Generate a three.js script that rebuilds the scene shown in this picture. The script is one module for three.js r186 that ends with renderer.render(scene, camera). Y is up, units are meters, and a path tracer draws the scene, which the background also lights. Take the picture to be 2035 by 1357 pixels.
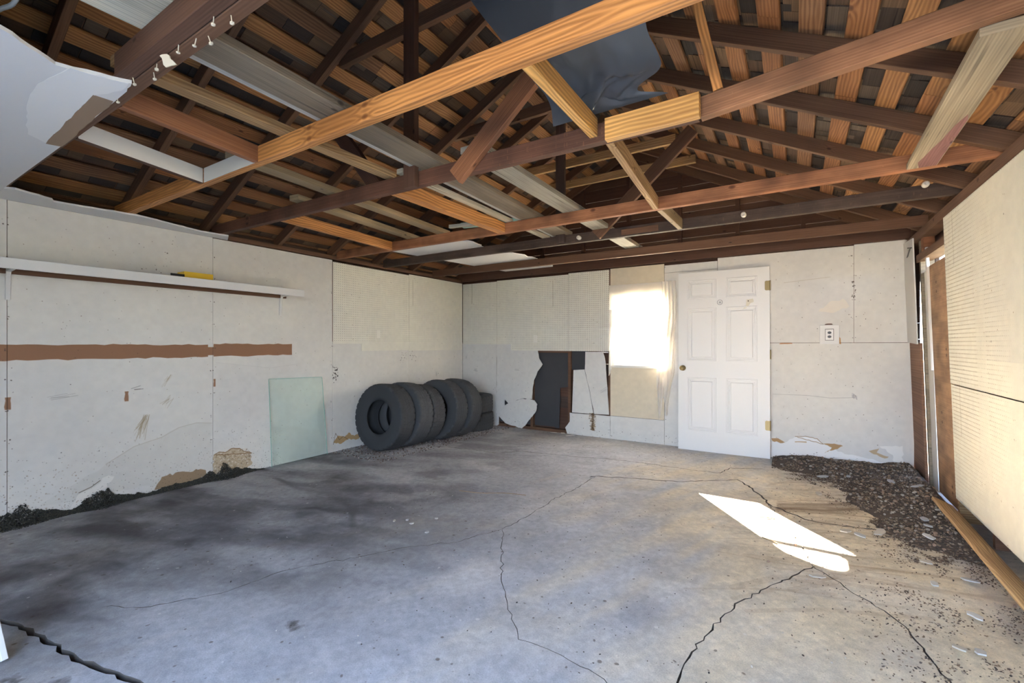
import * as THREE from 'three';
import { mergeGeometries } from 'three/addons/utils/BufferGeometryUtils.js';
import { Brush, Evaluator, SUBTRACTION } from 'three-bvh-csg';

// ---------------------------------------------------------------- camera, sky, sun, exposure
const scene = new THREE.Scene();
const renderer = new THREE.WebGLRenderer({ antialias: true });
renderer.toneMapping = THREE.LinearToneMapping;
renderer.toneMappingExposure = 11.3;
renderer.shadowMap.enabled = true;

const camera = new THREE.PerspectiveCamera(THREE.MathUtils.radToDeg(2 * Math.atan(678.5 / 900)), 2035 / 1357, 0.05, 200);
camera.position.set(0, 1.19, 0);
camera.rotation.set(0, THREE.MathUtils.degToRad(32), 0);
camera.setViewOffset(2035, 1357, 0, -5.5, 2035, 1357);   // a small lens shift, verticals stay vertical

const SUN = new THREE.Vector3(-0.585, 0.46, -0.811).normalize();   // low sun behind the back wall, shining in through its window
// clear sky: pale near the horizon, light blue overhead, the same all round
const skyT = (() => {
  const W = 64, H = 64, d = new Float32Array(W * H * 4), stops = [[-90, 0.30, 0.27, 0.22], [-1, 0.36, 0.33, 0.28], [0, 1.36, 1.56, 1.86], [8, 1.13, 1.39, 1.78], [28, 0.60, 0.88, 1.48], [90, 0.22, 0.46, 1.18]];
  for (let j = 0; j < H; j++) { const e = ((j + 0.5) / H - 0.5) * 180; let k = 0; while (k < stops.length - 2 && e > stops[k + 1][0]) k++; const a = stops[k], b = stops[k + 1], t = Math.min(1, Math.max(0, (e - a[0]) / (b[0] - a[0]))); for (let i = 0; i < W; i++) { const o = (j * W + i) * 4; for (let c = 0; c < 3; c++) d[o + c] = a[c + 1] + (b[c + 1] - a[c + 1]) * t; d[o + 3] = 1; } }
  const t = new THREE.DataTexture(d, W, H, THREE.RGBAFormat, THREE.FloatType); t.mapping = THREE.EquirectangularReflectionMapping; t.magFilter = t.minFilter = THREE.LinearFilter; t.needsUpdate = true; return t;
})();
scene.background = skyT;
scene.backgroundIntensity = 0.86;
const sun = new THREE.DirectionalLight(new THREE.Color(1.0, 0.88, 0.72), 40);
sun.name = 'sun';
sun.position.copy(SUN).multiplyScalar(20).add(new THREE.Vector3(-1.7, 0, -2.8));
sun.target.position.set(-1.7, 0, -2.8);
sun.castShadow = true;
Object.assign(sun.shadow.camera, { left: -9, right: 9, top: 9, bottom: -9, near: 1, far: 45 });
sun.shadow.mapSize.set(2048, 2048);
scene.add(sun, sun.target);

// ---------------------------------------------------------------- helpers
let seed = 20261;
const rnd = () => { seed = (seed + 0x6d2b79f5) | 0; let t = Math.imul(seed ^ (seed >>> 15), 1 | seed); t = (t + Math.imul(t ^ (t >>> 7), 61 | t)) ^ t; return ((t ^ (t >>> 14)) >>> 0) / 4294967296; };
const rr = (a, b) => a + (b - a) * rnd();
const V = (x, y, z) => new THREE.Vector3(x, y, z);
const clamp = (x, a = 0, b = 1) => Math.min(b, Math.max(a, x));
const sm = (a, b, x) => { const t = clamp((x - a) / (b - a)); return t * t * (3 - 2 * t); };
const hash = (x, y, s) => { let h = Math.imul(x, 374761393) + Math.imul(y, 668265263) + Math.imul(s, 1442695041); h = Math.imul(h ^ (h >>> 13), 1274126177); return ((h ^ (h >>> 16)) >>> 0) / 4294967296; };
function vn(x, y, s = 1) {
  const ix = Math.floor(x), iy = Math.floor(y); let fx = x - ix, fy = y - iy; fx = fx * fx * (3 - 2 * fx); fy = fy * fy * (3 - 2 * fy);
  const a = hash(ix, iy, s), b = hash(ix + 1, iy, s), c = hash(ix, iy + 1, s), d = hash(ix + 1, iy + 1, s);
  return a + (b - a) * fx + (c - a) * fy + (a - b - c + d) * fx * fy;
}
function fbm(x, y, o = 4, s = 1) { let v = 0, a = 0.5, n = 0; for (let i = 0; i < o; i++) { v += a * vn(x, y, s + i * 17); n += a; a *= 0.5; x *= 2.03; y *= 2.03; } return v / n; }

const taken = new Set();
function numbered(name) { if (!taken.has(name)) { taken.add(name); return name; } for (let i = 1; ; i++) { const n = name + '_' + String(i).padStart(3, '0'); if (!taken.has(n)) { taken.add(n); return n; } } }
function tag(o, label, category, group) { o.userData.label = label; o.userData.category = category; if (group) o.userData.group = group; return o; }
function shade(o) { o.castShadow = true; o.receiveShadow = true; return o; }
function mesh(name, g, m, parent) { const o = shade(new THREE.Mesh(g, m)); if (parent) { o.name = name; parent.add(o); } else { o.name = numbered(name); scene.add(o); } return o; }
function thing(name, label, category, pos = [0, 0, 0], group) { const o = new THREE.Group(); o.name = numbered(name); o.position.set(...pos); scene.add(o); return tag(o, label, category, group); }
function structure(name, label) { const o = new THREE.Group(); o.name = numbered(name); o.userData = { kind: 'structure', label, category: name.split('_')[0] }; scene.add(o); return o; }

// a bar of rectangular section with chamfered edges, along local x, uv in metres
function barGeo(len, w, h, ch = 0.0025) {
  const a = w / 2, b = h / 2, c = Math.min(ch, a * 0.45, b * 0.45);
  const prof = [[-a + c, -b], [a - c, -b], [a, -b + c], [a, b - c], [a - c, b], [-a + c, b], [-a, b - c], [-a, -b + c]];   // (z, y)
  const pos = [], uv = [], off = rnd() * 7, offv = rnd() * 3, L = len / 2;
  let per = 0;
  for (let i = 0; i < 8; i++) {
    const p = prof[i], q = prof[(i + 1) % 8], d = Math.hypot(q[0] - p[0], q[1] - p[1]);
    const A = [-L, p[1], p[0]], B = [L, p[1], p[0]], C = [L, q[1], q[0]], D = [-L, q[1], q[0]];
    const u0 = [off, offv + per], u1 = [off + len, offv + per], u2 = [off + len, offv + per + d], u3 = [off, offv + per + d];
    pos.push(...A, ...C, ...B, ...A, ...D, ...C); uv.push(...u0, ...u2, ...u1, ...u0, ...u3, ...u2); per += d;
  }
  for (const s of [-1, 1]) for (let i = 1; i < 7; i++) {
    const t = s > 0 ? [0, i + 1, i] : [0, i, i + 1];
    for (const k of t) { pos.push(s * L, prof[k][1], prof[k][0]); uv.push(off + prof[k][0] * 0.3, offv + prof[k][1]); }
  }
  const g = new THREE.BufferGeometry();
  g.setAttribute('position', new THREE.Float32BufferAttribute(pos, 3)); g.setAttribute('uv', new THREE.Float32BufferAttribute(uv, 2));
  g.computeVertexNormals(); return g;
}
// a timber from centre point a to centre point b; w across, h in the upright direction
function timber(name, a, b, w, h, m, parent, roll = 0) {
  const A = V(...a), B = V(...b), d = B.clone().sub(A), len = d.length(); d.normalize();
  let up = V(0, 1, 0); if (Math.abs(d.y) > 0.95) up = V(0, 0, 1);
  const side = d.clone().cross(up).normalize(), top = side.clone().cross(d).normalize();
  const mt = new THREE.Matrix4().makeBasis(d, top, side);
  const o = mesh(name, barGeo(len, w, h), m, parent);
  o.quaternion.setFromRotationMatrix(mt); if (roll) o.rotateX(roll);
  o.position.copy(A.add(B).multiplyScalar(0.5)); return o;
}
// a flat sheet cut to an outline: pts in the plane (s along right, t up), pushed out by depth; the plane stands on the wall
const ONLEFT = new THREE.Matrix4().makeBasis(V(0, 0, -1), V(0, 1, 0), V(1, 0, 0));   // s = -z, faces +x
const ONBACK = new THREE.Matrix4().makeBasis(V(1, 0, 0), V(0, 1, 0), V(0, 0, 1));    // s = x, faces +z
const ONRIGHT = new THREE.Matrix4().makeBasis(V(0, 0, 1), V(0, 1, 0), V(-1, 0, 0));  // s = z, faces -x
function sheetGeo(pts, depth, at, plane, uvf, holes = [], bevel = 0) {
  const s = new THREE.Shape(pts.map((p) => new THREE.Vector2(p[0], p[1])));
  for (const h of holes) s.holes.push(new THREE.Path(h.map((p) => new THREE.Vector2(p[0], p[1]))));
  const g = new THREE.ExtrudeGeometry(s, { depth: depth - bevel * 2, bevelEnabled: bevel > 0, bevelSize: bevel, bevelThickness: bevel, bevelOffset: -bevel, bevelSegments: 1, steps: 1 });
  if (bevel) g.translate(0, 0, bevel);
  const p = g.attributes.position, uv = g.attributes.uv;
  for (let i = 0; i < p.count; i++) { const q = uvf(p.getX(i), p.getY(i)); uv.setXY(i, q[0], q[1]); }
  g.translate(0, 0, at - depth);                       // the front face lies at `at`
  g.applyMatrix4(plane); return g;
}
const rect = (s0, s1, t0, t1) => [[s0, t0], [s1, t0], [s1, t1], [s0, t1]];
// roughens an outline, as torn or broken sheets have
function ragged(pts, step, amp, s = 5) {
  const out = [];
  for (let i = 0; i < pts.length; i++) {
    const p = pts[i], q = pts[(i + 1) % pts.length], d = Math.hypot(q[0] - p[0], q[1] - p[1]), n = Math.max(1, Math.round(d / step));
    for (let k = 0; k < n; k++) { const t = k / n, j = k ? (hash(i * 31 + k, k * 7 + i, s) - 0.5) * 2 * amp : 0; out.push([p[0] + (q[0] - p[0]) * t - (q[1] - p[1]) / d * j, p[1] + (q[1] - p[1]) * t + (q[0] - p[0]) / d * j]); }
  }
  return out;
}
const raggedLine = (pts, step, amp, s) => { const n = ragged([...pts, pts[0]], step, amp, s); const end = pts[pts.length - 1], k = n.findIndex((p) => p[0] === end[0] && p[1] === end[1]); return n.slice(0, k + 1); };
function box(name, x0, x1, y0, y1, z0, z1, m, parent) {
  const g = new THREE.BoxGeometry(x1 - x0, y1 - y0, z1 - z0); g.translate((x0 + x1) / 2, (y0 + y1) / 2, (z0 + z1) / 2);
  const p = g.attributes.position, n = g.attributes.normal, uv = g.attributes.uv;
  for (let i = 0; i < p.count; i++) { const ax = Math.abs(n.getX(i)) > 0.5, ay = Math.abs(n.getY(i)) > 0.5; uv.setXY(i, ax ? p.getZ(i) : p.getX(i), ay ? p.getZ(i) : p.getY(i)); }
  return mesh(name, g, m, parent);
}

// ---------------------------------------------------------------- textures
function canvas(w, h) { const c = document.createElement('canvas'); c.width = w; c.height = h; return c; }
function texFrom(c, srgb = true) { const t = new THREE.CanvasTexture(c); if (srgb) t.colorSpace = THREE.SRGBColorSpace; t.wrapS = t.wrapT = THREE.RepeatWrapping; t.magFilter = THREE.LinearFilter; t.anisotropy = 8; return t; }
function pixels(c, f) { const x = c.getContext('2d'), im = x.getImageData(0, 0, c.width, c.height), d = im.data; for (let j = 0, i = 0; j < c.height; j++) for (let k = 0; k < c.width; k++, i += 4) { const v = f(k, j, d[i], d[i + 1], d[i + 2]); d[i] = v[0]; d[i + 1] = v[1]; d[i + 2] = v[2]; d[i + 3] = 255; } x.putImageData(im, 0, 0); return c; }

// wood: 2 m along u, 0.5 m across v; near-white values so that the material's colour tints it
function woodTex(kind, s) {
  const W = 1024, H = 256, c = canvas(W, H), knots = [];
  for (let i = 0; i < (kind === 'pine' ? 6 : 3); i++) knots.push([hash(i, 1, s) * W, hash(i, 2, s) * H, 4 + hash(i, 3, s) * 7]);
  pixels(c, (k, j) => {
    const x = k / W * 2, y = j / H * 0.5;
    let warp = 0, kd = 0;
    for (const [kx, ky, kr] of knots) for (const oy of [0, H, -H]) { const dx = (k - kx) / 1.7, dy = j - ky + oy, d2 = (dx * dx + dy * dy) / (kr * kr); if (d2 < 20) { warp += Math.exp(-d2 / 3) * 0.02 * Math.sign(dy); if (d2 < 0.7) kd = Math.max(kd, 1 - d2 / 0.7); } }
    const wx = (kind === 'pine' ? 2.2 : 1.0);
    const ring = Math.sin(((y + warp) * (kind === 'pine' ? 120 : 190) + fbm(x * wx, y * 9, 3, s) * (kind === 'pine' ? 7 : 3)) * 6.283 / 2);
    const streak = fbm(x * 3, y * 190, 3, s + 3), blot = fbm(x * 2.5, y * 8, 4, s + 9);
    let v = 0.84 + 0.22 * (streak - 0.5) + 0.30 * (blot - 0.5);
    v += kind === 'pine' ? 0.11 * ring * (0.4 + blot) : 0.04 * ring;
    if (kind === 'grey') { const cr = vn(x * 1.4, y * 120, s + 5); if (cr > 0.86) v -= (cr - 0.86) * 3.2; }
    v *= 1 - 0.42 * kd;
    const red = kind === 'grey' ? 0 : (1 - v) * 0.5;
    return [clamp(v + red * 0.15) * 255, clamp(v - red * 0.15) * 255, clamp(v - red * 0.35) * 255];
  });
  const t = texFrom(c); t.wrapS = t.wrapT = THREE.MirroredRepeatWrapping; t.repeat.set(0.5, 2); return t;
}
function spatter(t, s, n) {   // paint drips and bird-lime spots dried on the old joists, run across the grain
  const src = t.image, c = canvas(1024, 256), x = c.getContext('2d'); x.drawImage(src, 0, 0);
  pixels(c, (k, j, r, g, b) => { const m = 0.72 + 0.56 * fbm(k / 90, j / 60, 4, s); return [r * m, g * m, b * m]; });
  for (let i = 0; i < n; i++) { x.fillStyle = 'rgba(255,248,232,' + rr(0.35, 0.95) + ')'; x.beginPath(); x.ellipse(rnd() * 1024, rnd() * 256, rr(0.6, 1.9), rr(0.8, 8), 0, 0, 6.3); x.fill(); }
  const o = texFrom(c); o.wrapS = o.wrapT = THREE.MirroredRepeatWrapping; o.repeat.set(0.5, 2); return o;
}
const TW = { old: woodTex('old', 3), pine: woodTex('pine', 11), grey: woodTex('grey', 23) };
TW.spat = spatter(TW.old, 31, 420); TW.mott = spatter(TW.old, 37, 40);
// stops of dust, nail stains and cobweb specks for the old joists
const wood = (kind, r, g, b, rough = 0.75) => new THREE.MeshStandardMaterial({ color: new THREE.Color(r, g, b), map: TW[kind], bumpMap: TW[kind], bumpScale: 0.0015, roughness: rough });
const M = {
  orange: wood('pine', 0.72, 0.33, 0.10, 0.6), yellow: wood('pine', 0.86, 0.49, 0.15, 0.6), rust: wood('old', 0.38, 0.165, 0.075), red: wood('old', 0.40, 0.165, 0.085),
  maroon: wood('old', 0.135, 0.066, 0.039), dark: wood('old', 0.105, 0.068, 0.052), brown: wood('old', 0.20, 0.105, 0.058), tan: wood('pine', 0.56, 0.37, 0.175), buff: wood('grey', 0.47, 0.345, 0.19),
  grey: wood('grey', 0.30, 0.24, 0.165), pale: wood('grey', 0.50, 0.465, 0.375), cream: wood('grey', 0.72, 0.66, 0.50), rafter: wood('old', 0.20, 0.108, 0.058),
  deckA: wood('pine', 0.47, 0.235, 0.085), deckB: wood('pine', 0.37, 0.165, 0.06), deckC: wood('pine', 0.29, 0.15, 0.07),
};
const shingleMats = [[0.13, 0.082, 0.052], [0.065, 0.046, 0.036], [0.20, 0.125, 0.07], [0.04, 0.032, 0.028], [0.15, 0.115, 0.085]].map((c) => wood('grey', ...c, 0.9));

// painted sheet walls: colour of the paint with dirt, scuffs and flaked spots, drawn over the whole wall in metres
function wallCanvas(wm, hm, px, base, s, draw) {
  const c = canvas(Math.round(wm * px), Math.round(hm * px)), x = c.getContext('2d');
  pixels(c, (k, j) => { const u = k / px, v = j / px, n = fbm(u * 1.3, v * 1.3, 4, s) - 0.5, f = fbm(u * 24, v * 24, 3, s + 7) - 0.5, t = 1 + n * 0.09 + f * 0.05; return [base[0] * t, base[1] * t, base[2] * (t - n * 0.03)]; });
  const X = (u) => u * px, Y = (v) => (hm - v) * px;
  const api = {
    x, X, Y,
    poly(pts, fill) { x.fillStyle = fill; x.beginPath(); pts.forEach((p, i) => (i ? x.lineTo(X(p[0]), Y(p[1])) : x.moveTo(X(p[0]), Y(p[1])))); x.closePath(); x.fill(); },
    line(pts, col, w) { x.strokeStyle = col; x.lineWidth = w * px; x.beginPath(); pts.forEach((p, i) => (i ? x.lineTo(X(p[0]), Y(p[1])) : x.moveTo(X(p[0]), Y(p[1])))); x.stroke(); },
    specks(n, u0, u1, v0, v1, r0, r1, cols) { for (let i = 0; i < n; i++) { x.fillStyle = cols[(rnd() * cols.length) | 0]; x.beginPath(); x.ellipse(X(rr(u0, u1)), Y(rr(v0, v1)), rr(r0, r1) * px, rr(r0, r1) * px * rr(0.5, 1), rnd() * 3, 0, 6.3); x.fill(); } },
    scuff(u, v, len, ang, n, col) { for (let i = 0; i < n; i++) { const a = ang + rr(-0.15, 0.15), o = rr(-0.02, 0.02), q = rr(-0.02, 0.02); api.line([[u + o, v + q], [u + o + Math.cos(a) * len * rr(0.4, 1), v + q + Math.sin(a) * len * rr(0.4, 1)]], col, rr(0.001, 0.004)); } },
  };
  draw(api); return c;
}
const LW = 5.6, LH = 2.2, leftUV = (s, t) => [s / LW, t / LH];   // s = -z
const TAN = 'rgb(176,140,96)', BRN = 'rgb(146,106,78)', DK = 'rgba(60,50,42,0.85)';
const leftC = wallCanvas(LW, LH, 365, [214, 211, 204], 41, (a) => {
  // paint missing where a rail was pulled off: bare brown board with a torn outline
  const strip = (u0, u1, v0, v1) => a.poly(ragged(rect(u0, u1, v0, v1), 0.05, 0.006, 9), BRN);
  strip(0, 1.94, 1.082, 1.187); strip(1.93, 2.0, 1.095, 1.165); strip(1.985, 2.715, 1.082, 1.193);
  a.poly(ragged(rect(0.745, 0.772, 0.765, 0.845), 0.02, 0.003), BRN); a.poly(ragged(rect(1.362, 1.386, 0.755, 0.83), 0.02, 0.003), BRN); a.poly(ragged(rect(1.983, 2.0, 0.818, 0.885), 0.02, 0.003), BRN);
  // damp tide line with its own edge
  a.line([[1.25, 0.30], [1.42, 0.40], [1.6, 0.44], [1.72, 0.50], [1.85, 0.52], [1.97, 0.50]], 'rgba(170,158,140,0.5)', 0.006);
  a.poly(ragged([[0.9, 0.1], [1.25, 0.30], [1.42, 0.40], [1.6, 0.44], [1.72, 0.50], [1.85, 0.52], [1.97, 0.50], [1.97, 0.05]], 0.06, 0.012), 'rgba(196,190,180,0.30)');
  // flaked plaster patches
  a.poly(ragged([[1.985, 0.05], [1.985, 0.215], [2.03, 0.235], [2.08, 0.22], [2.13, 0.245], [2.2, 0.235], [2.24, 0.20], [2.31, 0.17], [2.315, 0.06], [2.25, 0.03]], 0.018, 0.010, 3), 'rgb(184,166,138)');
  a.specks(260, 1.99, 2.3, 0.05, 0.22, 0.002, 0.009, ['rgba(150,128,96,0.7)', 'rgba(214,204,186,0.8)', 'rgba(120,100,76,0.6)']);
  a.line(ragged([[1.985, 0.215], [2.03, 0.235], [2.08, 0.22], [2.13, 0.245], [2.2, 0.235], [2.24, 0.20], [2.31, 0.17]], 0.02, 0.004), 'rgb(130,100,66)', 0.006);
  a.poly(ragged([[1.05, 0.02], [1.1, 0.12], [1.16, 0.14], [1.25, 0.21], [1.3, 0.2], [1.22, 0.08], [1.3, 0.02]], 0.02, 0.01), 'rgb(226,222,214)');
  a.line([[1.10, 0.13], [1.17, 0.155], [1.22, 0.19]], 'rgb(90,76,60)', 0.004);
  a.poly(ragged([[1.55, 0.03], [1.6, 0.12], [1.75, 0.13], [1.9, 0.11], [1.95, 0.04]], 0.02, 0.012), 'rgb(150,126,98)');
  a.poly(ragged([[3.2, 0.1], [3.26, 0.17], [3.34, 0.14], [3.4, 0.18], [3.48, 0.13], [3.56, 0.15], [3.6, 0.10], [3.5, 0.08], [3.4, 0.11], [3.3, 0.07]], 0.02, 0.008), 'rgb(182,150,104)');
  a.line([[3.2, 0.08], [3.23, 0.2], [3.28, 0.12], [3.33, 0.15], [3.4, 0.1]], 'rgb(90,74,56)', 0.004);
  // splashed dirt and mould specks near the floor, thick at the front
  for (let i = 0; i < 1300; i++) { const u = rr(0.5, 2.6), v = Math.pow(rnd(), 3.6) * 0.45; a.specks(1, u, u, v, v, 0.0008, 0.0035, ['rgba(48,42,34,0.8)', 'rgba(92,74,52,0.6)', 'rgba(60,56,44,0.7)']); }
  a.specks(180, 0.5, 1.1, 0.0, 0.35, 0.001, 0.006, ['rgba(120,92,60,0.45)']);
  a.specks(260, 0.5, 3.2, 0.2, 2.1, 0.001, 0.0035, [DK, 'rgba(90,66,50,0.8)']);
  a.specks(20, 1.45, 1.95, 1.75, 2.05, 0.001, 0.005, [DK]);
  a.specks(40, 3.2, 5.5, 0.2, 1.1, 0.001, 0.005, [DK]);
  a.specks(30, 3.19, 3.26, 0.78, 0.95, 0.002, 0.012, ['rgba(60,54,48,0.8)']);
  a.specks(30, 4.2, 4.5, 0.95, 1.1, 0.002, 0.009, ['rgba(80,74,68,0.6)']);
  // scuffs
  a.scuff(1.5, 0.62, 0.2, -1.9, 30, 'rgba(150,132,100,0.55)'); a.scuff(1.66, 0.93, 0.09, -2.2, 10, 'rgba(160,142,110,0.5)'); a.scuff(1.67, 0.76, 0.1, -2.2, 12, 'rgba(160,146,118,0.45)');
  a.scuff(1.42, 0.83, 0.1, 0.1, 3, 'rgba(70,62,56,0.6)'); a.scuff(0.95, 0.82, 0.2, 0.1, 4, 'rgba(120,112,104,0.4)'); a.scuff(4.9, 0.75, 0.09, 1.5, 8, 'rgba(110,112,116,0.45)');
  a.line([[2.0, 1.03], [2.2, 1.0], [2.5, 0.96], [2.8, 0.99]], 'rgba(120,116,110,0.25)', 0.002);
  for (const u of [0.755, 1.978, 3.19]) for (let v = 0.15; v < 2.1; v += 0.2) a.specks(2, u - 0.02, u + 0.02, v, v + 0.02, 0.003, 0.005, ['rgba(70,60,52,0.9)']);
});
const BW = 5.3, BH = 2.25, backUV = (s, t) => [(s + 4.4) / BW, t / BH];
const backC = wallCanvas(BW, BH, 380, [216, 213, 206], 77, (b) => {
  const a = { ...b, line: (p, c, w) => b.line(p.map((q) => [q[0] + 4.4, q[1]]), c, w), poly: (p, c) => b.poly(p.map((q) => [q[0] + 4.4, q[1]]), c), specks: (n, u0, u1, ...r) => b.specks(n, u0 + 4.4, u1 + 4.4, ...r), scuff: (u, ...r) => b.scuff(u + 4.4, ...r) };
  // peeled paint along the foot of the wall, right of the door
  a.poly(ragged([[-0.22, 0.0], [-0.21, 0.205], [-0.15, 0.20], [-0.09, 0.165], [0.0, 0.235], [0.09, 0.25], [0.19, 0.235], [0.24, 0.19], [0.30, 0.165], [0.36, 0.13], [0.5, 0.11], [0.66, 0.08], [0.86, 0.05], [0.86, 0.0]], 0.03, 0.01, 4), 'rgb(236,234,230)');
  a.poly(ragged([[0.24, 0.195], [0.33, 0.205], [0.40, 0.19], [0.37, 0.17], [0.34, 0.15], [0.27, 0.12], [0.25, 0.10], [0.29, 0.135], [0.31, 0.165]], 0.02, 0.006), TAN);
  a.poly(ragged([[-0.21, 0.20], [-0.15, 0.205], [-0.09, 0.17], [-0.11, 0.16], [-0.2, 0.17]], 0.02, 0.006), TAN);
  a.poly(ragged([[0.0, 0.19], [0.1, 0.2], [0.1, 0.188], [0.0, 0.18]], 0.02, 0.003), 'rgb(190,160,120)');
  a.poly(ragged([[0.60, 0.165], [0.68, 0.20], [0.66, 0.16], [0.75, 0.13], [0.72, 0.11], [0.62, 0.15]], 0.02, 0.005), 'rgb(188,164,130)');
  a.poly(ragged([[0.68, 0.22], [0.85, 0.245], [0.85, 0.06], [0.79, 0.08], [0.78, 0.15]], 0.025, 0.01), 'rgb(234,231,224)');
  a.line(ragged([[0.0, 0.24], [0.09, 0.252], [0.19, 0.238], [0.24, 0.19]], 0.02, 0.004), 'rgb(150,120,84)', 0.005);
  // rust-brown burn under the patched hole
  for (let i = 0; i < 420; i++) { const t = rnd(), u = -2.21 + rr(-1, 1) * rr(0, 0.06) * (1 - t * 0.4), v = 0.30 - t * 0.22; a.specks(1, u, u, v, v, 0.003, 0.012, ['rgba(104,78,44,0.35)', 'rgba(140,110,70,0.3)', 'rgba(60,44,28,0.35)']); }
  // scars around the box and beside the tile seam
  a.poly(ragged([[0.36, 1.20], [0.385, 1.19], [0.38, 1.25], [0.365, 1.27]], 0.02, 0.004), 'rgb(186,140,90)'); a.poly(ragged([[0.25, 1.383], [0.32, 1.385], [0.31, 1.395], [0.26, 1.393]], 0.02, 0.003), 'rgb(84,56,40)');
  a.poly(ragged([[-0.14, 1.19], [-0.02, 1.195], [-0.03, 1.205], [-0.13, 1.203]], 0.02, 0.003), 'rgb(196,150,112)');
  a.poly(ragged([[0.2, 1.52], [0.32, 1.5], [0.45, 1.56], [0.4, 1.64], [0.28, 1.6]], 0.03, 0.012), 'rgba(230,220,202,0.6)');
  a.line([[-0.2, 0.665], [0.1, 0.67], [0.3, 0.655], [0.5, 0.672]], 'rgba(120,116,112,0.55)', 0.003); a.scuff(0.49, 0.7, 0.07, -1.5, 9, 'rgba(70,72,78,0.5)');
  a.line([[-0.1, 1.83], [0.3, 1.86]], 'rgba(140,120,90,0.5)', 0.003);
  a.specks(26, 0.47, 0.5, 1.62, 1.8, 0.002, 0.007, [DK]); a.specks(150, -0.2, 0.85, 0.2, 2.1, 0.001, 0.0045, [DK, 'rgba(80,60,46,0.7)']); a.specks(90, -4.3, -2.0, 0.05, 1.15, 0.001, 0.005, [DK]); a.specks(160, -4.3, 0.85, 0.0, 0.1, 0.002, 0.007, ['rgba(96,84,70,0.6)']);
  a.scuff(-4.25, 0.95, 0.1, 1.5, 2, 'rgba(60,60,60,0.7)'); a.scuff(-4.1, 0.8, 0.06, 0.1, 5, 'rgba(60,60,66,0.6)'); a.scuff(-3.4, 0.83, 0.1, 0, 3, 'rgba(110,104,98,0.5)'); a.scuff(-2.1, 0.58, 0.14, 0.4, 8, 'rgba(120,118,114,0.35)');
  for (const [u, v0, v1] of [[-1.31, 0.1, 2.1], [0.486, 1.25, 2.1], [-2.0, 0.1, 0.28]]) for (let v = v0; v < v1; v += 0.2) a.specks(2, u - 0.025, u + 0.025, v, v + 0.01, 0.003, 0.005, ['rgba(60,52,46,0.9)']);
});
const paint = (c, extra = {}) => { const t = texFrom(c); return new THREE.MeshStandardMaterial({ map: t, roughness: 0.72, ...extra }); };
M.leftPaint = paint(leftC); M.backPaint = paint(backC);
M.creamPaint = paint(backC, { color: new THREE.Color(1.0, 0.90, 0.72) });
M.whitePaint = new THREE.MeshStandardMaterial({ color: new THREE.Color(0.72, 0.70, 0.65), roughness: 0.6 });
M.doorPaint = new THREE.MeshStandardMaterial({ color: new THREE.Color(0.80, 0.79, 0.76), roughness: 0.45 });
M.gypsum = new THREE.MeshStandardMaterial({ color: new THREE.Color(0.76, 0.75, 0.72), roughness: 0.95 });
M.kraft = new THREE.MeshStandardMaterial({ color: new THREE.Color(0.30, 0.21, 0.14), roughness: 0.9 });
// pegboard: cream hardboard drilled every inch (the holes are cut through with the alpha map)
const pegC = canvas(48, 48); { const x = pegC.getContext('2d'); x.fillStyle = '#fff'; x.fillRect(0, 0, 48, 48); x.fillStyle = '#000'; x.beginPath(); x.arc(24, 24, 8, 0, 6.3); x.fill(); }
const speckC = wallCanvas(2.8, 1.1, 365, [227, 224, 212], 91, (a) => { a.specks(70, 0, 2.8, 0, 1.1, 0.002, 0.006, ['rgba(110,84,56,0.7)', 'rgba(90,80,70,0.6)']); a.line([[0.25, 1.1], [0.255, 0.85], [0.25, 0.7]], 'rgba(110,96,70,0.55)', 0.006); a.line([[1.62, 0.95], [1.622, 0.6]], 'rgba(110,96,70,0.45)', 0.005); });
function pegMat(wm, hm) {
  const al = texFrom(pegC, false); al.repeat.set(wm / 0.0254, hm / 0.0254); const mp = texFrom(speckC); mp.repeat.set(wm / 2.8, hm / 1.1);
  return new THREE.MeshStandardMaterial({ color: new THREE.Color(1, 0.995, 0.97), map: mp, alphaMap: al, alphaTest: 0.5, roughness: 0.65, side: THREE.DoubleSide });
}
M.pegLeft = pegMat(LW, LH); M.pegBack = pegMat(BW, BH); M.pegRight = pegMat(LW, LH);

// ---------------------------------------------------------------- ground outside
const ground = new THREE.Group(); ground.name = 'ground'; ground.userData = { kind: 'structure', label: 'dark ground and grey driveway outside the garage', category: 'ground' }; scene.add(ground);
box('yard', -60, 60, -0.5, -0.13, -60, 60, new THREE.MeshStandardMaterial({ color: new THREE.Color(0.075, 0.075, 0.045), roughness: 1 }), ground);  // unseen yard, coloured dark to throw less light up at the roof
box('driveway', -4.0, 1.6, -0.13, -0.03, 1.03, 30, new THREE.MeshStandardMaterial({ color: new THREE.Color(0.30, 0.29, 0.27), roughness: 0.95 }), ground);

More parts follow.
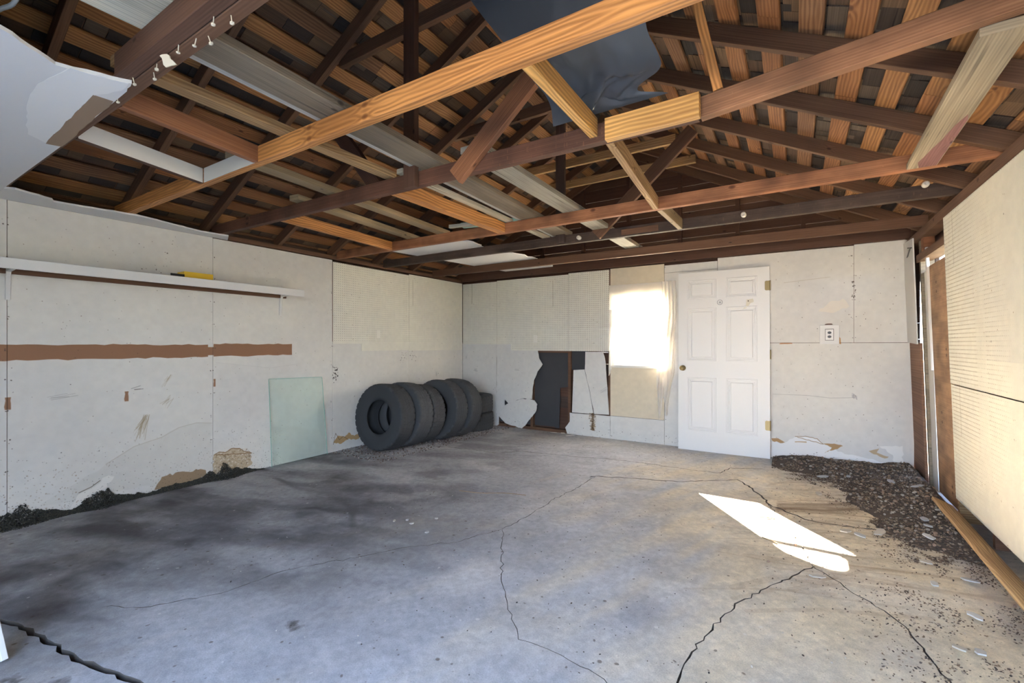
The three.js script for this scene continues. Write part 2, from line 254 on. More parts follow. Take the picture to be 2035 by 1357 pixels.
// ---------------------------------------------------------------- floor: one concrete slab with real open cracks
const FX0 = -4.4, FX1 = 1.1, FZ0 = -5.6, FZ1 = 1.03;
const floorC = canvas(2048, 2048);
{
  const ppm = 2048 / 5.5, line = (x, pts, w, col) => { x.strokeStyle = col; x.lineWidth = w * ppm; x.lineJoin = 'round'; x.lineCap = 'round'; x.beginPath(); pts.forEach((p, i) => { const q = [(p[0] - FX0) * ppm, (p[1] - FZ0) * ppm]; i ? x.lineTo(...q) : x.moveTo(...q); }); x.stroke(); };
  pixels(floorC, (k, j) => {
    const x = FX0 + k / ppm, z = FZ0 + j / ppm;
    const big = fbm(x * 0.9 + 3, z * 0.9, 4, 5), mid = fbm(x * 3.5, z * 3.5, 4, 15), fine = fbm(x * 40, z * 40, 3, 25), drag = fbm((x + z * 0.35) * 7, (z - x * 0.6) * 1.2, 4, 33);
    // bare grey cement, a film of tan soil in streaky patches on the right, oily patches and a noisy darker tone towards the left front
    let r = 184, g = 185, b = 187;
    const soil = sm(0.28, 0.84, (drag * 0.55 + mid * 0.25 + big * 0.35) * 0.62 + sm(-2.2, 0.9, x + (big - 0.5) * 2.6 + (drag - 0.5) * 1.2) * 0.40 - 0.04);
    r += (224 - r) * soil * 0.9; g += (208 - g) * soil * 0.9; b += (178 - b) * soil * 0.9;
    const smear = fbm((x * 0.95 - z * 0.3) * 1.1, (z * 0.95 + x * 0.3) * 4.2 + (mid - 0.5) * 0.8, 5, 71), dirt = sm(0.26, 0.70, smear * 0.4 + mid * 0.3 + big * 0.3) * sm(-0.9, -2.6, x - (z + 2.2) * 0.35 + (mid - 0.5) * 1.6 + (smear - 0.5) * 1.5), oil = (sm(0.44, 0.70, smear) * 0.10 + sm(0.50, 0.66, mid * 0.55 + big * 0.5) * 0.10) * sm(0.6, -1.6, x + (mid - 0.5) * 3) + dirt * 0.42;  // the dirt term is a noise-broken darkening, strongest towards the left front
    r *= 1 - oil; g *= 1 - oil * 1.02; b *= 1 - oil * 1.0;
    const lime = sm(0.56, 0.74, fbm(x * 2.2 + 9, z * 2.2, 5, 61)) * 0.35; r += (218 - r) * lime; g += (215 - g) * lime; b += (211 - b) * lime;
    const grit = hash(k, j, 7), t = 1 + (fine - 0.5) * 0.18 + (grit - 0.5) * 0.12 + (mid - 0.5) * 0.14 + (smear - 0.5) * 0.14; return [r * t, g * t, b * t];
  });
  const x = floorC.getContext('2d');
  // swung tyre marks, brown water streaks off the heap, specks
  for (let i = 0; i < 26; i++) { const o = rr(-0.05, 0.05); line(x, [[-3.9 + o, -2.3], [-3.5 + o, -2.25 + o], [-3.1, -2.3 + o], [-2.75, -2.2 + o], [-2.45 + o, -1.95]], rr(0.01, 0.06), 'rgba(70,62,58,0.03)'); }
  for (let i = 0; i < 60; i++) { const zz = rr(-4.9, -2.6), xx = rr(-0.1, 0.5), l = rr(0.3, 0.9); line(x, [[xx + l * 0.7, zz], [xx, zz + rr(0.05, 0.2)], [xx - l * 0.5, zz + rr(0.2, 0.4)]], rr(0.005, 0.05), 'rgba(110,80,50,0.10)'); }
  for (let i = 0; i < 34; i++) { const o = rr(-0.16, 0.16); line(x, [[0.62, -4.35 + o], [0.2, -4.0 + o * 0.8], [-0.1, -3.85 + o * 0.6]], rr(0.01, 0.05), 'rgba(96,66,42,0.09)'); }
  for (let i = 0; i < 11000; i++) { const xx = rr(FX0, FX1), zz = rr(FZ0, FZ1), r = Math.pow(rnd(), 8) * 0.008 + 0.0012; x.fillStyle = rnd() < 0.72 ? 'rgba(70,56,44,0.5)' : 'rgba(228,224,216,0.5)'; x.beginPath(); x.ellipse((xx - FX0) * ppm, (zz - FZ0) * ppm, r * ppm, r * ppm * rr(0.4, 1), rnd() * 3, 0, 6.3); x.fill(); }
  for (const [xx, zz, r] of [[-1.80, -1.14, 0.035], [-2.2, -0.5, 0.04], [-2.35, -0.42, 0.03], [-2.1, -0.38, 0.035]]) for (let i = 0; i < 18; i++) { x.fillStyle = 'rgba(50,42,38,0.16)'; x.beginPath(); x.ellipse((xx + rr(-r, r) - FX0) * ppm, (zz + rr(-r, r) * 0.6 - FZ0) * ppm, r * 0.5 * ppm, r * 0.3 * ppm, rnd() * 3, 0, 6.3); x.fill(); }
}
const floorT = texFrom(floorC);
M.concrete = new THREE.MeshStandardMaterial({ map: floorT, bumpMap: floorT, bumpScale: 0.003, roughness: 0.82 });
M.crackDirt = new THREE.MeshStandardMaterial({ color: new THREE.Color(0.10, 0.085, 0.07), roughness: 1 });
const cracks = [
  [0.016, 0.030, [[-3.3, -0.40], [-2.909, -0.487], [-2.78, -0.522], [-2.627, -0.543], [-2.497, -0.558], [-2.387, -0.569], [-2.268, -0.584], [-2.156, -0.608], [-2.046, -0.632], [-1.9, -0.66], [-1.7, -0.7]]],
  [0.003, 0.008, [[-2.663, -0.751], [-2.479, -0.875], [-2.35, -1.067], [-2.314, -1.163], [-2.282, -1.374], [-2.175, -1.537], [-2.061, -1.712], [-1.948, -1.909], [-1.741, -2.117], [-1.599, -2.451], [-1.568, -2.724], [-1.572, -3.118], [-1.528, -3.492], [-1.529, -3.865]]],
  [0.009, 0.020, [[-1.56, -3.80], [-1.529, -3.865], [-1.252, -3.966], [-0.85, -4.095], [-0.431, -4.425], [-0.319, -4.247], [-0.215, -4.02], [-0.158, -3.86], [0.058, -3.665], [0.17, -3.654], [0.333, -3.678], [0.591, -3.728]]],
  [0.005, 0.010, [[-0.18, -3.92], [-0.056, -3.512], [0.038, -3.173], [0.08, -2.914], [0.163, -2.812], [0.226, -2.714], [0.31, -2.618], [0.376, -2.527], [0.402, -2.436], [0.435, -2.29], [0.5, -2.0]]],
  [0.004, 0.010, [[0.1, -2.94], [-0.085, -2.6], [-0.199, -2.371], [-0.263, -2.192], [-0.312, -1.978], [-0.338, -1.855], [-0.351, -1.735], [-0.352, -1.5]]],
  [0.006, 0.013, [[-2.678, -4.312], [-1.991, -4.419], [-1.689, -4.508], [-1.282, -4.55], [-0.895, -4.533], [-0.591, -4.564], [-0.533, -4.801], [-0.244, -4.94]]],
  [0.003, 0.005, [[-1.6, -2.45], [-1.25, -1.9], [-0.947, -1.563], [-0.793, -1.572], [-0.64, -1.555], [-0.45, -1.5]]],
  [0.008, 0.013, [[-3.9, -3.9], [-3.665, -3.993], [-3.153, -4.101], [-2.756, -4.125], [-2.6, -4.3]]],
];
function crackBrush([w0, w1, pts], n) {
  const P = [];
  for (let i = 0; i < pts.length - 1; i++) { const [a, b] = pts[i], [c, d] = pts[i + 1], l = Math.hypot(c - a, d - b), k = Math.max(1, Math.round(l / 0.035)); for (let q = 0; q < k; q++) P.push([a + (c - a) * q / k + (q ? (hash(q, i, n + 50) - 0.5) * 0.02 : 0), b + (d - b) * q / k + (q ? (hash(i, q, n + 90) - 0.5) * 0.02 : 0)]); }
  P.push(pts[pts.length - 1]);
  const Lp = [], Rp = [];
  for (let i = 0; i < P.length; i++) { const a = P[Math.max(0, i - 1)], b = P[Math.min(P.length - 1, i + 1)], l = Math.hypot(b[0] - a[0], b[1] - a[1]) || 1, nx = -(b[1] - a[1]) / l, nz = (b[0] - a[0]) / l, e = i === 0 || i === P.length - 1 ? 0.15 : 1, w = (w0 + (w1 - w0) * hash(i, n, 3)) * e * 0.42; Lp.push(new THREE.Vector2(P[i][0] + nx * w, -(P[i][1] + nz * w))); Rp.push(new THREE.Vector2(P[i][0] - nx * w, -(P[i][1] - nz * w))); }
  const g = new THREE.ExtrudeGeometry(new THREE.Shape([...Lp, ...Rp.reverse()]), { depth: 0.075, bevelEnabled: false }); g.rotateX(-Math.PI / 2); g.translate(0, -0.06, 0);
  const br = new Brush(g, M.crackDirt); br.updateMatrixWorld(); return br;
}
{
  const ev = new Evaluator(); ev.attributes = ['position', 'normal', 'uv']; ev.useGroups = true;
  const fg = new THREE.BoxGeometry(FX1 - FX0, 0.13, FZ1 - FZ0); fg.translate((FX0 + FX1) / 2, -0.065, (FZ0 + FZ1) / 2);
  fg.clearGroups(); let slab = new Brush(fg, M.concrete); slab.updateMatrixWorld();
  cracks.forEach((c, i) => { slab = ev.evaluate(slab, crackBrush(c, i), SUBTRACTION); slab.updateMatrixWorld(); });
  const g = slab.geometry.clone(), p = g.attributes.position, uv = new Float32Array(p.count * 2);
  for (let i = 0; i < p.count; i++) { uv[i * 2] = (p.getX(i) - FX0) / 5.5; uv[i * 2 + 1] = 1 - (p.getZ(i) - FZ0) / 5.5; }
  g.setAttribute('uv', new THREE.BufferAttribute(uv, 2));
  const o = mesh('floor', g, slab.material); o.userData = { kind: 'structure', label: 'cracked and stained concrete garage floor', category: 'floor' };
}

// ---------------------------------------------------------------- left wall
const XL = -4.33, ZB = -5.5, XR = 0.853;
const wallL = structure('wall_left', 'white painted sheet wall with a torn brown strip and a pegboard end');
{
  const P = (name, pts, m, depth = 0.006, at = XL, holes = []) => mesh(name, sheetGeo(pts, depth, at, ONLEFT, leftUV, holes), m, wallL), gp = 0.0016;
  P('wall_panel', rect(-0.466, 0.755 - gp, 0, 2.13), M.leftPaint); P('wall_panel', rect(-0.9, -0.469, 0, 2.13), M.leftPaint); P('wall_panel', rect(0.755 + gp, 1.978 - gp, 0, 2.125), M.leftPaint); P('wall_panel', rect(1.978 + gp, 3.187, 0, 2.12), M.leftPaint);
  P('wall_panel', rect(3.19, 4.351 - gp, 0, 1.22), M.leftPaint); P('wall_panel', rect(4.351 + gp, 5.494, 0, 1.22), M.leftPaint);
  P('pegboard_panel', [[3.192, 1.197], [3.581, 1.197], [3.581, 1.112], [4.351 - gp, 1.112], [4.351 - gp, 2.10], [3.192, 2.10]], M.pegLeft, 0.005, XL + 0.008);
  P('pegboard_panel', rect(4.351 + gp, 5.48, 1.105, 2.115), M.pegLeft, 0.005, XL + 0.008);
  for (const z of [0.2, 0.755, 1.366, 1.978, 2.58, 3.19, 3.77, 4.351, 4.93]) box('stud', XL - 0.096, XL - 0.007, 0.04, 2.10, -z - 0.02, -z + 0.02, M.brown, wallL);
  box('outer_sheathing', XL - 0.13, XL - 0.096, -0.13, 2.22, -5.64, 1.03, M.dark, wallL);
  box('top_plate', XL - 0.096, XL - 0.002, 2.13, 2.17, -5.5, 0.9, M.brown, wallL);
  box('bottom_plate', XL - 0.096, XL - 0.007, 0, 0.04, -5.5, 0.9, M.brown, wallL);
}
// ---------------------------------------------------------------- back wall
const wallB = structure('wall_back', 'white painted and pegboard back wall with a broken hole and gable above');
const W1 = { x0: -1.93, x1: -1.335, y0: 0.93, y1: 1.795 };
{
  const P = (name, pts, m, depth = 0.008, at = ZB, holes = []) => mesh(name, sheetGeo(pts, depth, at, ONBACK, backUV, holes), m, wallB), gp = 0.0016;
  P('pegboard_panel', rect(-4.32, -3.695, 1.192, 2.105), M.pegBack, 0.005, ZB + 0.007); P('pegboard_panel', [[-3.691, 1.19], [-3.45, 1.19], [-3.45, 1.10], [-2.552, 1.10], [-2.552, 2.115], [-3.691, 2.115]], M.pegBack, 0.005, ZB + 0.007); P('pegboard_panel', rect(-2.548, -1.99, 1.10, 2.13), M.pegBack, 0.005, ZB + 0.007);
  P('wall_panel', rect(-4.33, -3.705, 0.0, 1.20), M.backPaint);
  P('wall_panel', ragged([[-3.70, 0.0], [-3.665, 0.02], [-3.66, 0.23], [-3.56, 0.30], [-3.56, 0.39], [-3.48, 0.32], [-3.36, 0.395], [-3.24, 0.43], [-3.11, 0.425], [-3.102, 0.552], [-3.078, 0.693], [-3.022, 0.814], [-2.943, 0.913], [-2.998, 0.995], [-3.022, 1.11], [-3.45, 1.12], [-3.45, 1.2], [-3.70, 1.2]], 0.05, 0.004), M.backPaint);
  P('wall_panel', ragged([[-2.57, 0.0], [-1.977, 0.0], [-1.977, 0.283], [-2.535, 0.283], [-2.535, 0.165], [-2.60, 0.08]], 0.07, 0.003), M.backPaint);
  P('wall_panel', rect(-1.974, -1.312, 0.0, 0.288), M.backPaint);
  P('wall_panel', rect(-1.974, -1.313, 0.292, 2.14), M.creamPaint, 0.008, ZB, [rect(W1.x0 - 0.03, W1.x1 + 0.005, W1.y0 - 0.015, W1.y1)]);
  P('wall_panel', rect(-1.309, -0.735, 0.0, 2.03), M.backPaint); P('wall_panel', rect(-1.309, -0.735, 2.033, 2.12), M.backPaint);
  P('wall_panel', rect(-0.731, 0.93, 0.0, 1.203), M.backPaint); P('wall_panel', rect(-0.731, 0.486 - gp, 1.207, 2.15), M.backPaint); P('wall_panel', rect(0.486 + gp, 0.90, 1.207, 2.16), M.backPaint);
  // what the hole shows: black felt on the outside boards, a stud, the sill plate
  const felt = new THREE.MeshStandardMaterial({ color: new THREE.Color(0.055, 0.054, 0.056), roughness: 0.85, side: THREE.DoubleSide });
  const fg = new THREE.PlaneGeometry(1.25, 1.12, 60, 50), fp = fg.attributes.position;
  for (let i = 0; i < fp.count; i++) fp.setZ(i, (fbm(fp.getX(i) * 4, fp.getY(i) * 1.6, 3, 8) - 0.5) * 0.035 + (vn(fp.getX(i) * 9, fp.getY(i) * 2, 4) - 0.5) * 0.01);
  fg.computeVertexNormals(); fg.translate(-3.34, 0.62, ZB - 0.062); mesh('felt_sheet', fg, felt, wallB);
  mesh('felt_sheet', sheetGeo(ragged([[-2.72, 0.86], [-2.3, 0.84], [-2.3, 1.14], [-2.72, 1.14]], 0.06, 0.015), 0.002, ZB - 0.05, ONBACK, (s, t) => [s, t]), felt, wallB);
  mesh('felt_sheet', sheetGeo(ragged([[-2.72, 0.05], [-2.70, 0.60], [-2.56, 0.62], [-2.56, 0.9], [-2.78, 0.9], [-2.78, 0.05]], 0.06, 0.01), 0.002, ZB - 0.06, ONBACK, (s, t) => [s, t]), felt, wallB);
  for (const x of [-4.28, -3.70, -3.12, -2.545, -1.985, -1.29, -0.73, -0.12, 0.486]) box('stud', x - 0.02, x + 0.02, 0.04, 2.12, ZB - 0.10, ZB - 0.012, M.rafter, wallB);
  box('bottom_plate', -4.4, 0.95, 0, 0.04, ZB - 0.10, ZB - 0.012, M.rafter, wallB); box('blocking', -3.10, -2.565, 1.075, 1.115, ZB - 0.10, ZB - 0.012, M.rafter, wallB);
  // outside boards, left open for the window
  for (let y = -0.13, i = 0; y < 2.14; y += 0.152, i++) for (const [a, b] of y + 0.15 < W1.y0 - 0.04 || y > W1.y1 + 0.02 ? [[-4.46, 0.99]] : [[-4.46, W1.x0 - 0.05], [W1.x1 + 0.05, 0.99]]) box('siding_board', a, b, y, y + 0.1505, ZB - 0.135, ZB - 0.102 - (i % 2) * 0.003, i % 3 ? M.maroon : M.dark, wallB);
  // gable: boards clipped by the roof slopes, with studs in front
  for (let y = 2.135, i = 0; y < 3.56; y += 0.152, i++) {
    const hw = (t) => Math.max(0.02, (3.60 - t) / 0.507 + 0.02), g = sheetGeo([[-1.757 - hw(y), y], [-1.757 + hw(y), y], [-1.757 + hw(y + 0.149), y + 0.149], [-1.757 - hw(y + 0.149), y + 0.149]], 0.03, ZB - 0.10 - (i % 2) * 0.004, ONBACK, (s, t) => [s, t]);
    mesh('gable_board', g, i % 3 === 1 ? M.brown : M.maroon, wallB);
  }
  for (let k = -3; k <= 3; k++) { const x = -1.757 + k * 0.61, t = 3.56 - Math.abs(k) * 0.61 * 0.507; box('gable_stud', x - 0.02, x + 0.02, 2.26, t, ZB - 0.095, ZB - 0.03, M.maroon, wallB); }
}
// ---------------------------------------------------------------- window in the back wall
{
  const w = structure('window_1', 'small bright sash window in the back wall'); const z0 = ZB - 0.135, z1 = ZB - 0.012, c = new THREE.MeshStandardMaterial({ color: new THREE.Color(0.74, 0.72, 0.66), roughness: 0.55 });
  box('frame', W1.x0 - 0.045, W1.x0, W1.y0 - 0.03, W1.y1 + 0.04, z0, z1, c, w); box('frame', W1.x1, W1.x1 + 0.045, W1.y0 - 0.03, W1.y1 + 0.04, z0, z1, c, w); box('frame', W1.x0, W1.x1, W1.y1, W1.y1 + 0.04, z0, z1, c, w);
  box('sill', W1.x0 - 0.02, W1.x1 + 0.01, W1.y0 - 0.03, W1.y0, z0 - 0.03, ZB + 0.012, c, w);
  for (const [n, y0, y1, zz] of [['lower_sash', W1.y0, 1.385, z0 + 0.055], ['upper_sash', 1.365, W1.y1, z0 + 0.025]]) {
    const s = new THREE.Group(); s.name = n; w.add(s);
    box('stile', W1.x0, W1.x0 + 0.03, y0, y1, zz, zz + 0.028, c, s); box('stile', W1.x1 - 0.03, W1.x1, y0, y1, zz, zz + 0.028, c, s); box('rail', W1.x0 + 0.03, W1.x1 - 0.03, y0, y0 + 0.03, zz, zz + 0.028, c, s); box('rail', W1.x0 + 0.03, W1.x1 - 0.03, y1 - 0.025, y1, zz, zz + 0.028, c, s);
    box('pane', W1.x0 + 0.028, W1.x1 - 0.028, y0 + 0.028, y1 - 0.024, zz + 0.012, zz + 0.015, new THREE.MeshPhysicalMaterial({ color: 0xffffff, transmission: 1, thickness: 0, roughness: 0.0, ior: 1.45 }), s);
  }
}
// ---------------------------------------------------------------- right wall: leans in a little at the top, with a boarded-up doorway at its far end
const wallR = structure('wall_right', 'cream pegboard wall with a boarded doorway beside the corner');
wallR.position.set(XR, 2.13, 0); wallR.rotation.z = 0.033; wallR.updateMatrix();
{
  // built round its top edge: x = 0 is the face, y = 0 the top
  const Y = (y) => y - 2.13, P = (name, pts, m, depth, at, parent = wallR) => mesh(name, sheetGeo(pts.map(([z, y]) => [z, Y(y)]), depth, -at, ONRIGHT, (s, t) => [(s + 5.6) / LW, (t + 2.13) / LH]), m, parent);
  const B = (name, x0, x1, y0, y1, za, zb, m) => box(name, x0, x1, Y(y0), Y(y1), za, zb, m, wallR);
  P('wall_panel', ragged([[-5.495, 1.205], [-5.125, 1.19], [-5.12, 2.10], [-5.495, 2.12]], 0.12, 0.004), M.creamWhite ?? M.whitePaint, 0.01, 0.0);
  P('bare_board', [[-5.49, 0.02], [-5.10, 0.02], [-5.10, 1.2], [-5.49, 1.2]], wood('old', 0.34, 0.19, 0.115), 0.02, 0.014);
  B('stud', 0.036, 0.125, 0.0, 2.06, -5.10, -5.06, M.grey); B('stud', 0.013, 0.128, 0.0, 2.06, -4.19, -4.15, M.tan);
  for (let z = -3.6; z < 0.8; z += 0.61) B('stud', 0.03, 0.125, 0.04, 2.06, z - 0.02, z + 0.02, M.brown);
  B('header', 0.02, 0.11, 1.885, 1.945, -5.12, -4.16, M.brown); B('top_plate', 0.012, 0.105, 2.06, 2.13, -5.5, 0.9, M.brown); B('cripple_stud', 0.03, 0.10, 1.945, 2.06, -4.98, -4.9, M.rust);
  P('pegboard_panel', rect(-4.175, 0.89, 0.925, 2.05), M.pegRight, 0.005, 0.0); P('pegboard_panel', rect(-4.165, 0.89, 0.155, 0.918), M.pegRight, 0.005, 0.0);
  P('board_edge', rect(-4.185, -4.167, 0.15, 2.05), M.tan, 0.012, 0.006);
  // outside skin with the doorway left open above the boards
  B('outer_sheathing', 0.13, 0.155, -0.13, 2.22, -4.16, 1.03, M.dark); B('outer_sheathing', 0.13, 0.155, -0.13, 2.22, -5.64, -5.06, M.dark); B('outer_sheathing', 0.13, 0.155, 1.9, 2.22, -5.06, -4.16, M.maroon); B('outer_sheathing', 0.13, 0.155, -0.13, 0.16, -5.06, -4.16, M.dark);
}
// ---------------------------------------------------------------- front wall with the open garage doorway the light comes through
{
  const w = structure('wall_front', 'front wall around the open garage doorway');
  box('wall_panel', XL - 0.13, -1.6, -0.13, 2.22, 0.90, 1.03, M.whitePaint, w); box('wall_panel', 0.80, 1.05, -0.13, 2.22, 0.90, 1.03, M.whitePaint, w); box('lintel', -1.6, 0.80, 2.12, 2.45, 0.90, 1.03, M.brown, w);
  for (let y = 2.22, i = 0; y < 3.6; y += 0.16, i++) { const hw = (t) => Math.max(0.02, (3.62 - t) / 0.507); mesh('gable_board', sheetGeo([[-1.757 - hw(y), y], [-1.757 + hw(y), y], [-1.757 + hw(y + 0.16), y + 0.16], [-1.757 - hw(y + 0.16), y + 0.16]], 0.03, 1.03, ONBACK, (s, t) => [s, t]), M.brown, w); }
}
// ---------------------------------------------------------------- roof: rafters, spaced boards, the undersides of old shingles, and a closed deck
const TH = Math.atan(0.507), CS = Math.cos(TH), SN = Math.sin(TH), RL = 2.926;
function roof(name, label, right) {
  const r = structure(name, label), mt = right ? new THREE.Matrix4().makeBasis(V(-CS, SN, 0), V(SN, CS, 0), V(0, 0, -1)) : new THREE.Matrix4().makeBasis(V(CS, SN, 0), V(-SN, CS, 0), V(0, 0, 1));
  r.position.set(right ? XR : XL, right ? 2.1675 : 2.1855, 0); r.quaternion.setFromRotationMatrix(mt);
  const Z = (z) => (right ? -z : z);                       // local z of a world z
  const bar = (nm, x0, x1, y0, y1, za, zb, m, along) => { const lx = x1 - x0, lz = Math.abs(zb - za), g = along === 'x' ? barGeo(lx, lz, y1 - y0) : barGeo(lz, lx, y1 - y0); const o = mesh(nm, g, m, r); if (along !== 'x') o.rotation.y = Math.PI / 2; o.position.set((x0 + x1) / 2, (y0 + y1) / 2, (Z(za) + Z(zb)) / 2); return o; };
  for (const z of [0.97, 0.5, -0.11, -0.717, -1.347, -1.915, -2.58, -3.19, -3.83, -4.45, -5.06, -5.46]) bar('rafter', -0.3, RL - 0.02, 0, 0.089, z - 0.04, z, M.rafter, 'x');
  const x0 = right ? 0.345 : 0.069, bm = [M.deckA, M.deckB, M.deckA, M.deckC, M.deckB], mids = [];
  for (let n = -3; n < 15; n++) { const x = x0 + n * 0.196 + rr(-0.008, 0.008); if (x < -0.25 || x > RL - 0.03) continue; const cut = rr(-3.4, -1.8); mids.push(x); const w = 0.05 + rr(-0.003, 0.004); bar('roof_board', x - w, x + w, 0.0895, 0.109, -5.6, cut - 0.003, bm[(rnd() * 5) | 0], 'z'); bar('roof_board', x - w, x + w, 0.0895, 0.109, cut, 1.1, bm[(rnd() * 5) | 0], 'z'); }
  mids.push(mids[mids.length - 1] + 0.196);
  // shingles seen in the gaps: the nearer ones are pieces of their own
  const pieces = [];
  for (const x of mids) for (let c = 0; c < 2; c++) { let z = -5.58; while (z < 0.95) { const w = rr(0.07, 0.19); pieces.push([x - 0.145 + c * 0.05, z, Math.min(w, 1.0 - z), c]); z += w + rr(0.002, 0.007); } }
  const near = (p) => { const wx = right ? XR - p[0] * CS : XL + p[0] * CS, wy = 2.18 + p[0] * SN, d = V(wx, wy - 1.19, p[1]); const dep = -0.53 * d.x - 0.848 * d.z, u = (0.848 * d.x - 0.53 * d.z) / dep, v = d.y / dep; return dep > 0.3 && Math.abs(u) < 1.15 && v < 0.77 && p[0] > -0.02 ? dep : 99; };
  pieces.sort((a, b) => near(a) - near(b));
  const rest = [[], [], []];
  pieces.forEach((p, i) => {
    const g = new THREE.BoxGeometry(0.085, 0.007, p[2]), uv = g.attributes.uv, q = rnd() * 5; for (let k = 0; k < uv.count; k++) uv.setXY(k, q + uv.getY(k) * 0.16, q * 2 + uv.getX(k) * 0.09);
    const y = 0.118 + rr(0, 0.006) + p[3] * 0.001, tilt = -0.06 + rr(-0.03, 0.03), zc = Z(p[1] + p[2] / 2), mi = (rnd() * shingleMats.length) | 0;
    if (i < 290 && near(p) < 90) { const o = mesh('shingle', g, shingleMats[mi], r); o.position.set(p[0] + 0.045, y, zc); o.rotation.z = tilt; } else { g.rotateZ(tilt); g.translate(p[0] + 0.045, y, zc); rest[mi % 3].push(g); }
  });
  rest.forEach((gs, i) => { const o = mesh('far_shingles', mergeGeometries(gs), shingleMats[i], r); o.userData.kind = 'stuff'; });
  bar('roof_deck', -0.42, RL + 0.06, 0.134, 0.165, -5.75, 1.25, M.brown, 'x');
}
roof('roof_left', 'left roof slope with rafters, spaced boards and old shingles', false);
roof('roof_right', 'right roof slope with rafters, spaced boards and old shingles', true);

// ---------------------------------------------------------------- ceiling remains, and an added sheet out of view
M.ceilPaint = new THREE.MeshStandardMaterial({ color: new THREE.Color(0.70, 0.70, 0.70), roughness: 0.9 });
M.ceilPaper = new THREE.MeshStandardMaterial({ color: new THREE.Color(0.80, 0.80, 0.79), roughness: 0.9 });
const FLATDOWN = new THREE.Matrix4().makeBasis(V(1, 0, 0), V(0, 0, 1), V(0, -1, 0));   // s = x, t = z, faces down
{
  const c = structure('ceiling', 'torn white plasterboard left along the front and the left wall, plus an added unseen sheet'), id = (s, t) => [s, t];
  const ex = (pts, depth, y, m, name) => mesh(name, sheetGeo(pts, depth, -y, FLATDOWN, id), m, c);
  ex([...raggedLine([[-2.03, 0.88], [-2.05, 0.3], [-2.03, -0.25], [-2.002, -0.335], [-2.057, -0.408], [-2.107, -0.477], [-2.095, -0.518], [-2.06, -0.581], [-2.024, -0.657], [-2.103, -0.668]], 0.03, 0.006), [-2.477, -0.676], [-2.954, -0.688], [-4.33, -0.69], [-4.33, 0.88]], 0.012, 2.128, M.ceilPaint, 'plasterboard');
  ex(ragged([[-1.95, 0.88], [-1.9, 0.3], [-1.7, -0.12], [-0.6, -0.16], [0.84, -0.14], [0.84, 0.88]], 0.08, 0.01), 0.012, 2.128, M.ceilPaint, 'plasterboard');  // added unseen sheet, stops light from the ground outside reaching the front roof
  ex(ragged([[-2.083, -0.509], [-2.311, -0.478], [-2.428, -0.482], [-2.683, -0.521], [-2.901, -0.568], [-2.96, -0.64], [-2.25, -0.61], [-2.11, -0.655], [-2.03, -0.65], [-2.065, -0.58]], 0.04, 0.004), 0.0012, 2.1266, M.ceilPaper, 'paper_face');
  ex(ragged([[-2.237, -0.609], [-2.967, -0.640], [-2.95, -0.690], [-2.5, -0.678], [-2.232, -0.667]], 0.06, 0.004), 0.0015, 2.1263, M.kraft, 'torn_paper');
  ex([[-4.33, -0.69], [-4.33, -2.10], ...raggedLine([[-4.17, -2.03], [-4.20, -1.83], [-4.09, -1.44], [-4.07, -1.343], [-4.13, -1.034], [-4.14, -0.93], [-4.088, -0.91], [-4.0, -0.73], [-4.03, -0.69]], 0.04, 0.006)], 0.012, 2.126, M.ceilPaint, 'plasterboard');
}
// ---------------------------------------------------------------- joists, webs, ties and loose boards overhead
const T = (name, label, category, a, b, w, h, m, group, roll = 0) => tag(timber(name, a, b, w, h, m, null, roll), label, category, group);
const JX0 = XL + 0.004, JX1 = 0.90;
const J = (z, y0, y1, m, label, x0 = JX0, x1 = JX1, yb0 = 2.14, yb1 = 2.14) => T('ceiling_joist', label, 'joist', [x0, yb0 + 0.0425, z], [x1, yb1 + 0.0425, z], 0.045, 0.085, m, 'ceiling joists');
const CJ = 'joist';
J(-0.638, 0, 0, M.maroon, 'front half of the doubled brown joist beside the torn plasterboard, dotted with nails', -2.05, JX1);
const j1 = J(-0.685, 0, 0, M.brown, 'rear half of the doubled brown joist, running in above the torn plasterboard');
const j2 = J(-1.322, 0, 0, M.orange, 'bright orange joist crossing the foreground under the roof');
M.spatMaroon = wood('spat', 0.16, 0.072, 0.043); M.spatDark = wood('spat', 0.105, 0.07, 0.052); M.mottRust = wood('mott', 0.40, 0.20, 0.10); M.mottRed = wood('mott', 0.46, 0.20, 0.09);
const j3 = J(-1.988, 0, 0, M.spatMaroon, 'dark red-brown joist spattered white, with a post and a brace nailed to it', JX0, -0.335, 2.14, 2.112);
J(-1.990, 0, 0, M.mottRust, 'short brown joist rising to the right from the yellow splice block', -0.33, JX1, 2.112, 2.235);
J(-3.262, 0, 0, M.mottRed, 'reddish joist that the orange boards and the pink-stained board end at');
J(-3.932, 0, 0, M.spatDark, 'dark grey-brown joist with white porcelain knobs on its face');
J(-4.832, 0, 0, M.brown, 'brown joist second from the back wall');
T('gable_joist', 'broad brown joist lying on top of the back wall', CJ, [JX0, 2.195, -5.478], [JX1, 2.215, -5.478], 0.042, 0.11, M.maroon);
// white paint of the old hatch lining stays on one stretch of the orange joist and on the trimmer
tag(timber('hatch_lining', [-2.94, 2.1815, -1.297], [-2.40, 2.1815, -1.297], 0.004, 0.084, M.whitePaint), 'short white painted strip on the face of the orange joist', 'board');
{
  const t = thing('hatch_trimmer', 'white painted board on edge framing the old attic hatch', 'board');
  timber('timber', [-2.825, 2.182, -0.708], [-2.975, 2.182, -1.296], 0.036, 0.084, M.maroon, t); timber('painted_face', [-2.804, 2.182, -0.712], [-2.953, 2.182, -1.294], 0.003, 0.083, M.whitePaint, t);
}
T('hatch_trimmer', 'rust-red board on edge between the doubled joist and the orange joist', 'board', [-2.30, 2.183, -0.708], [-2.39, 2.183, -1.298], 0.036, 0.085, M.rust);
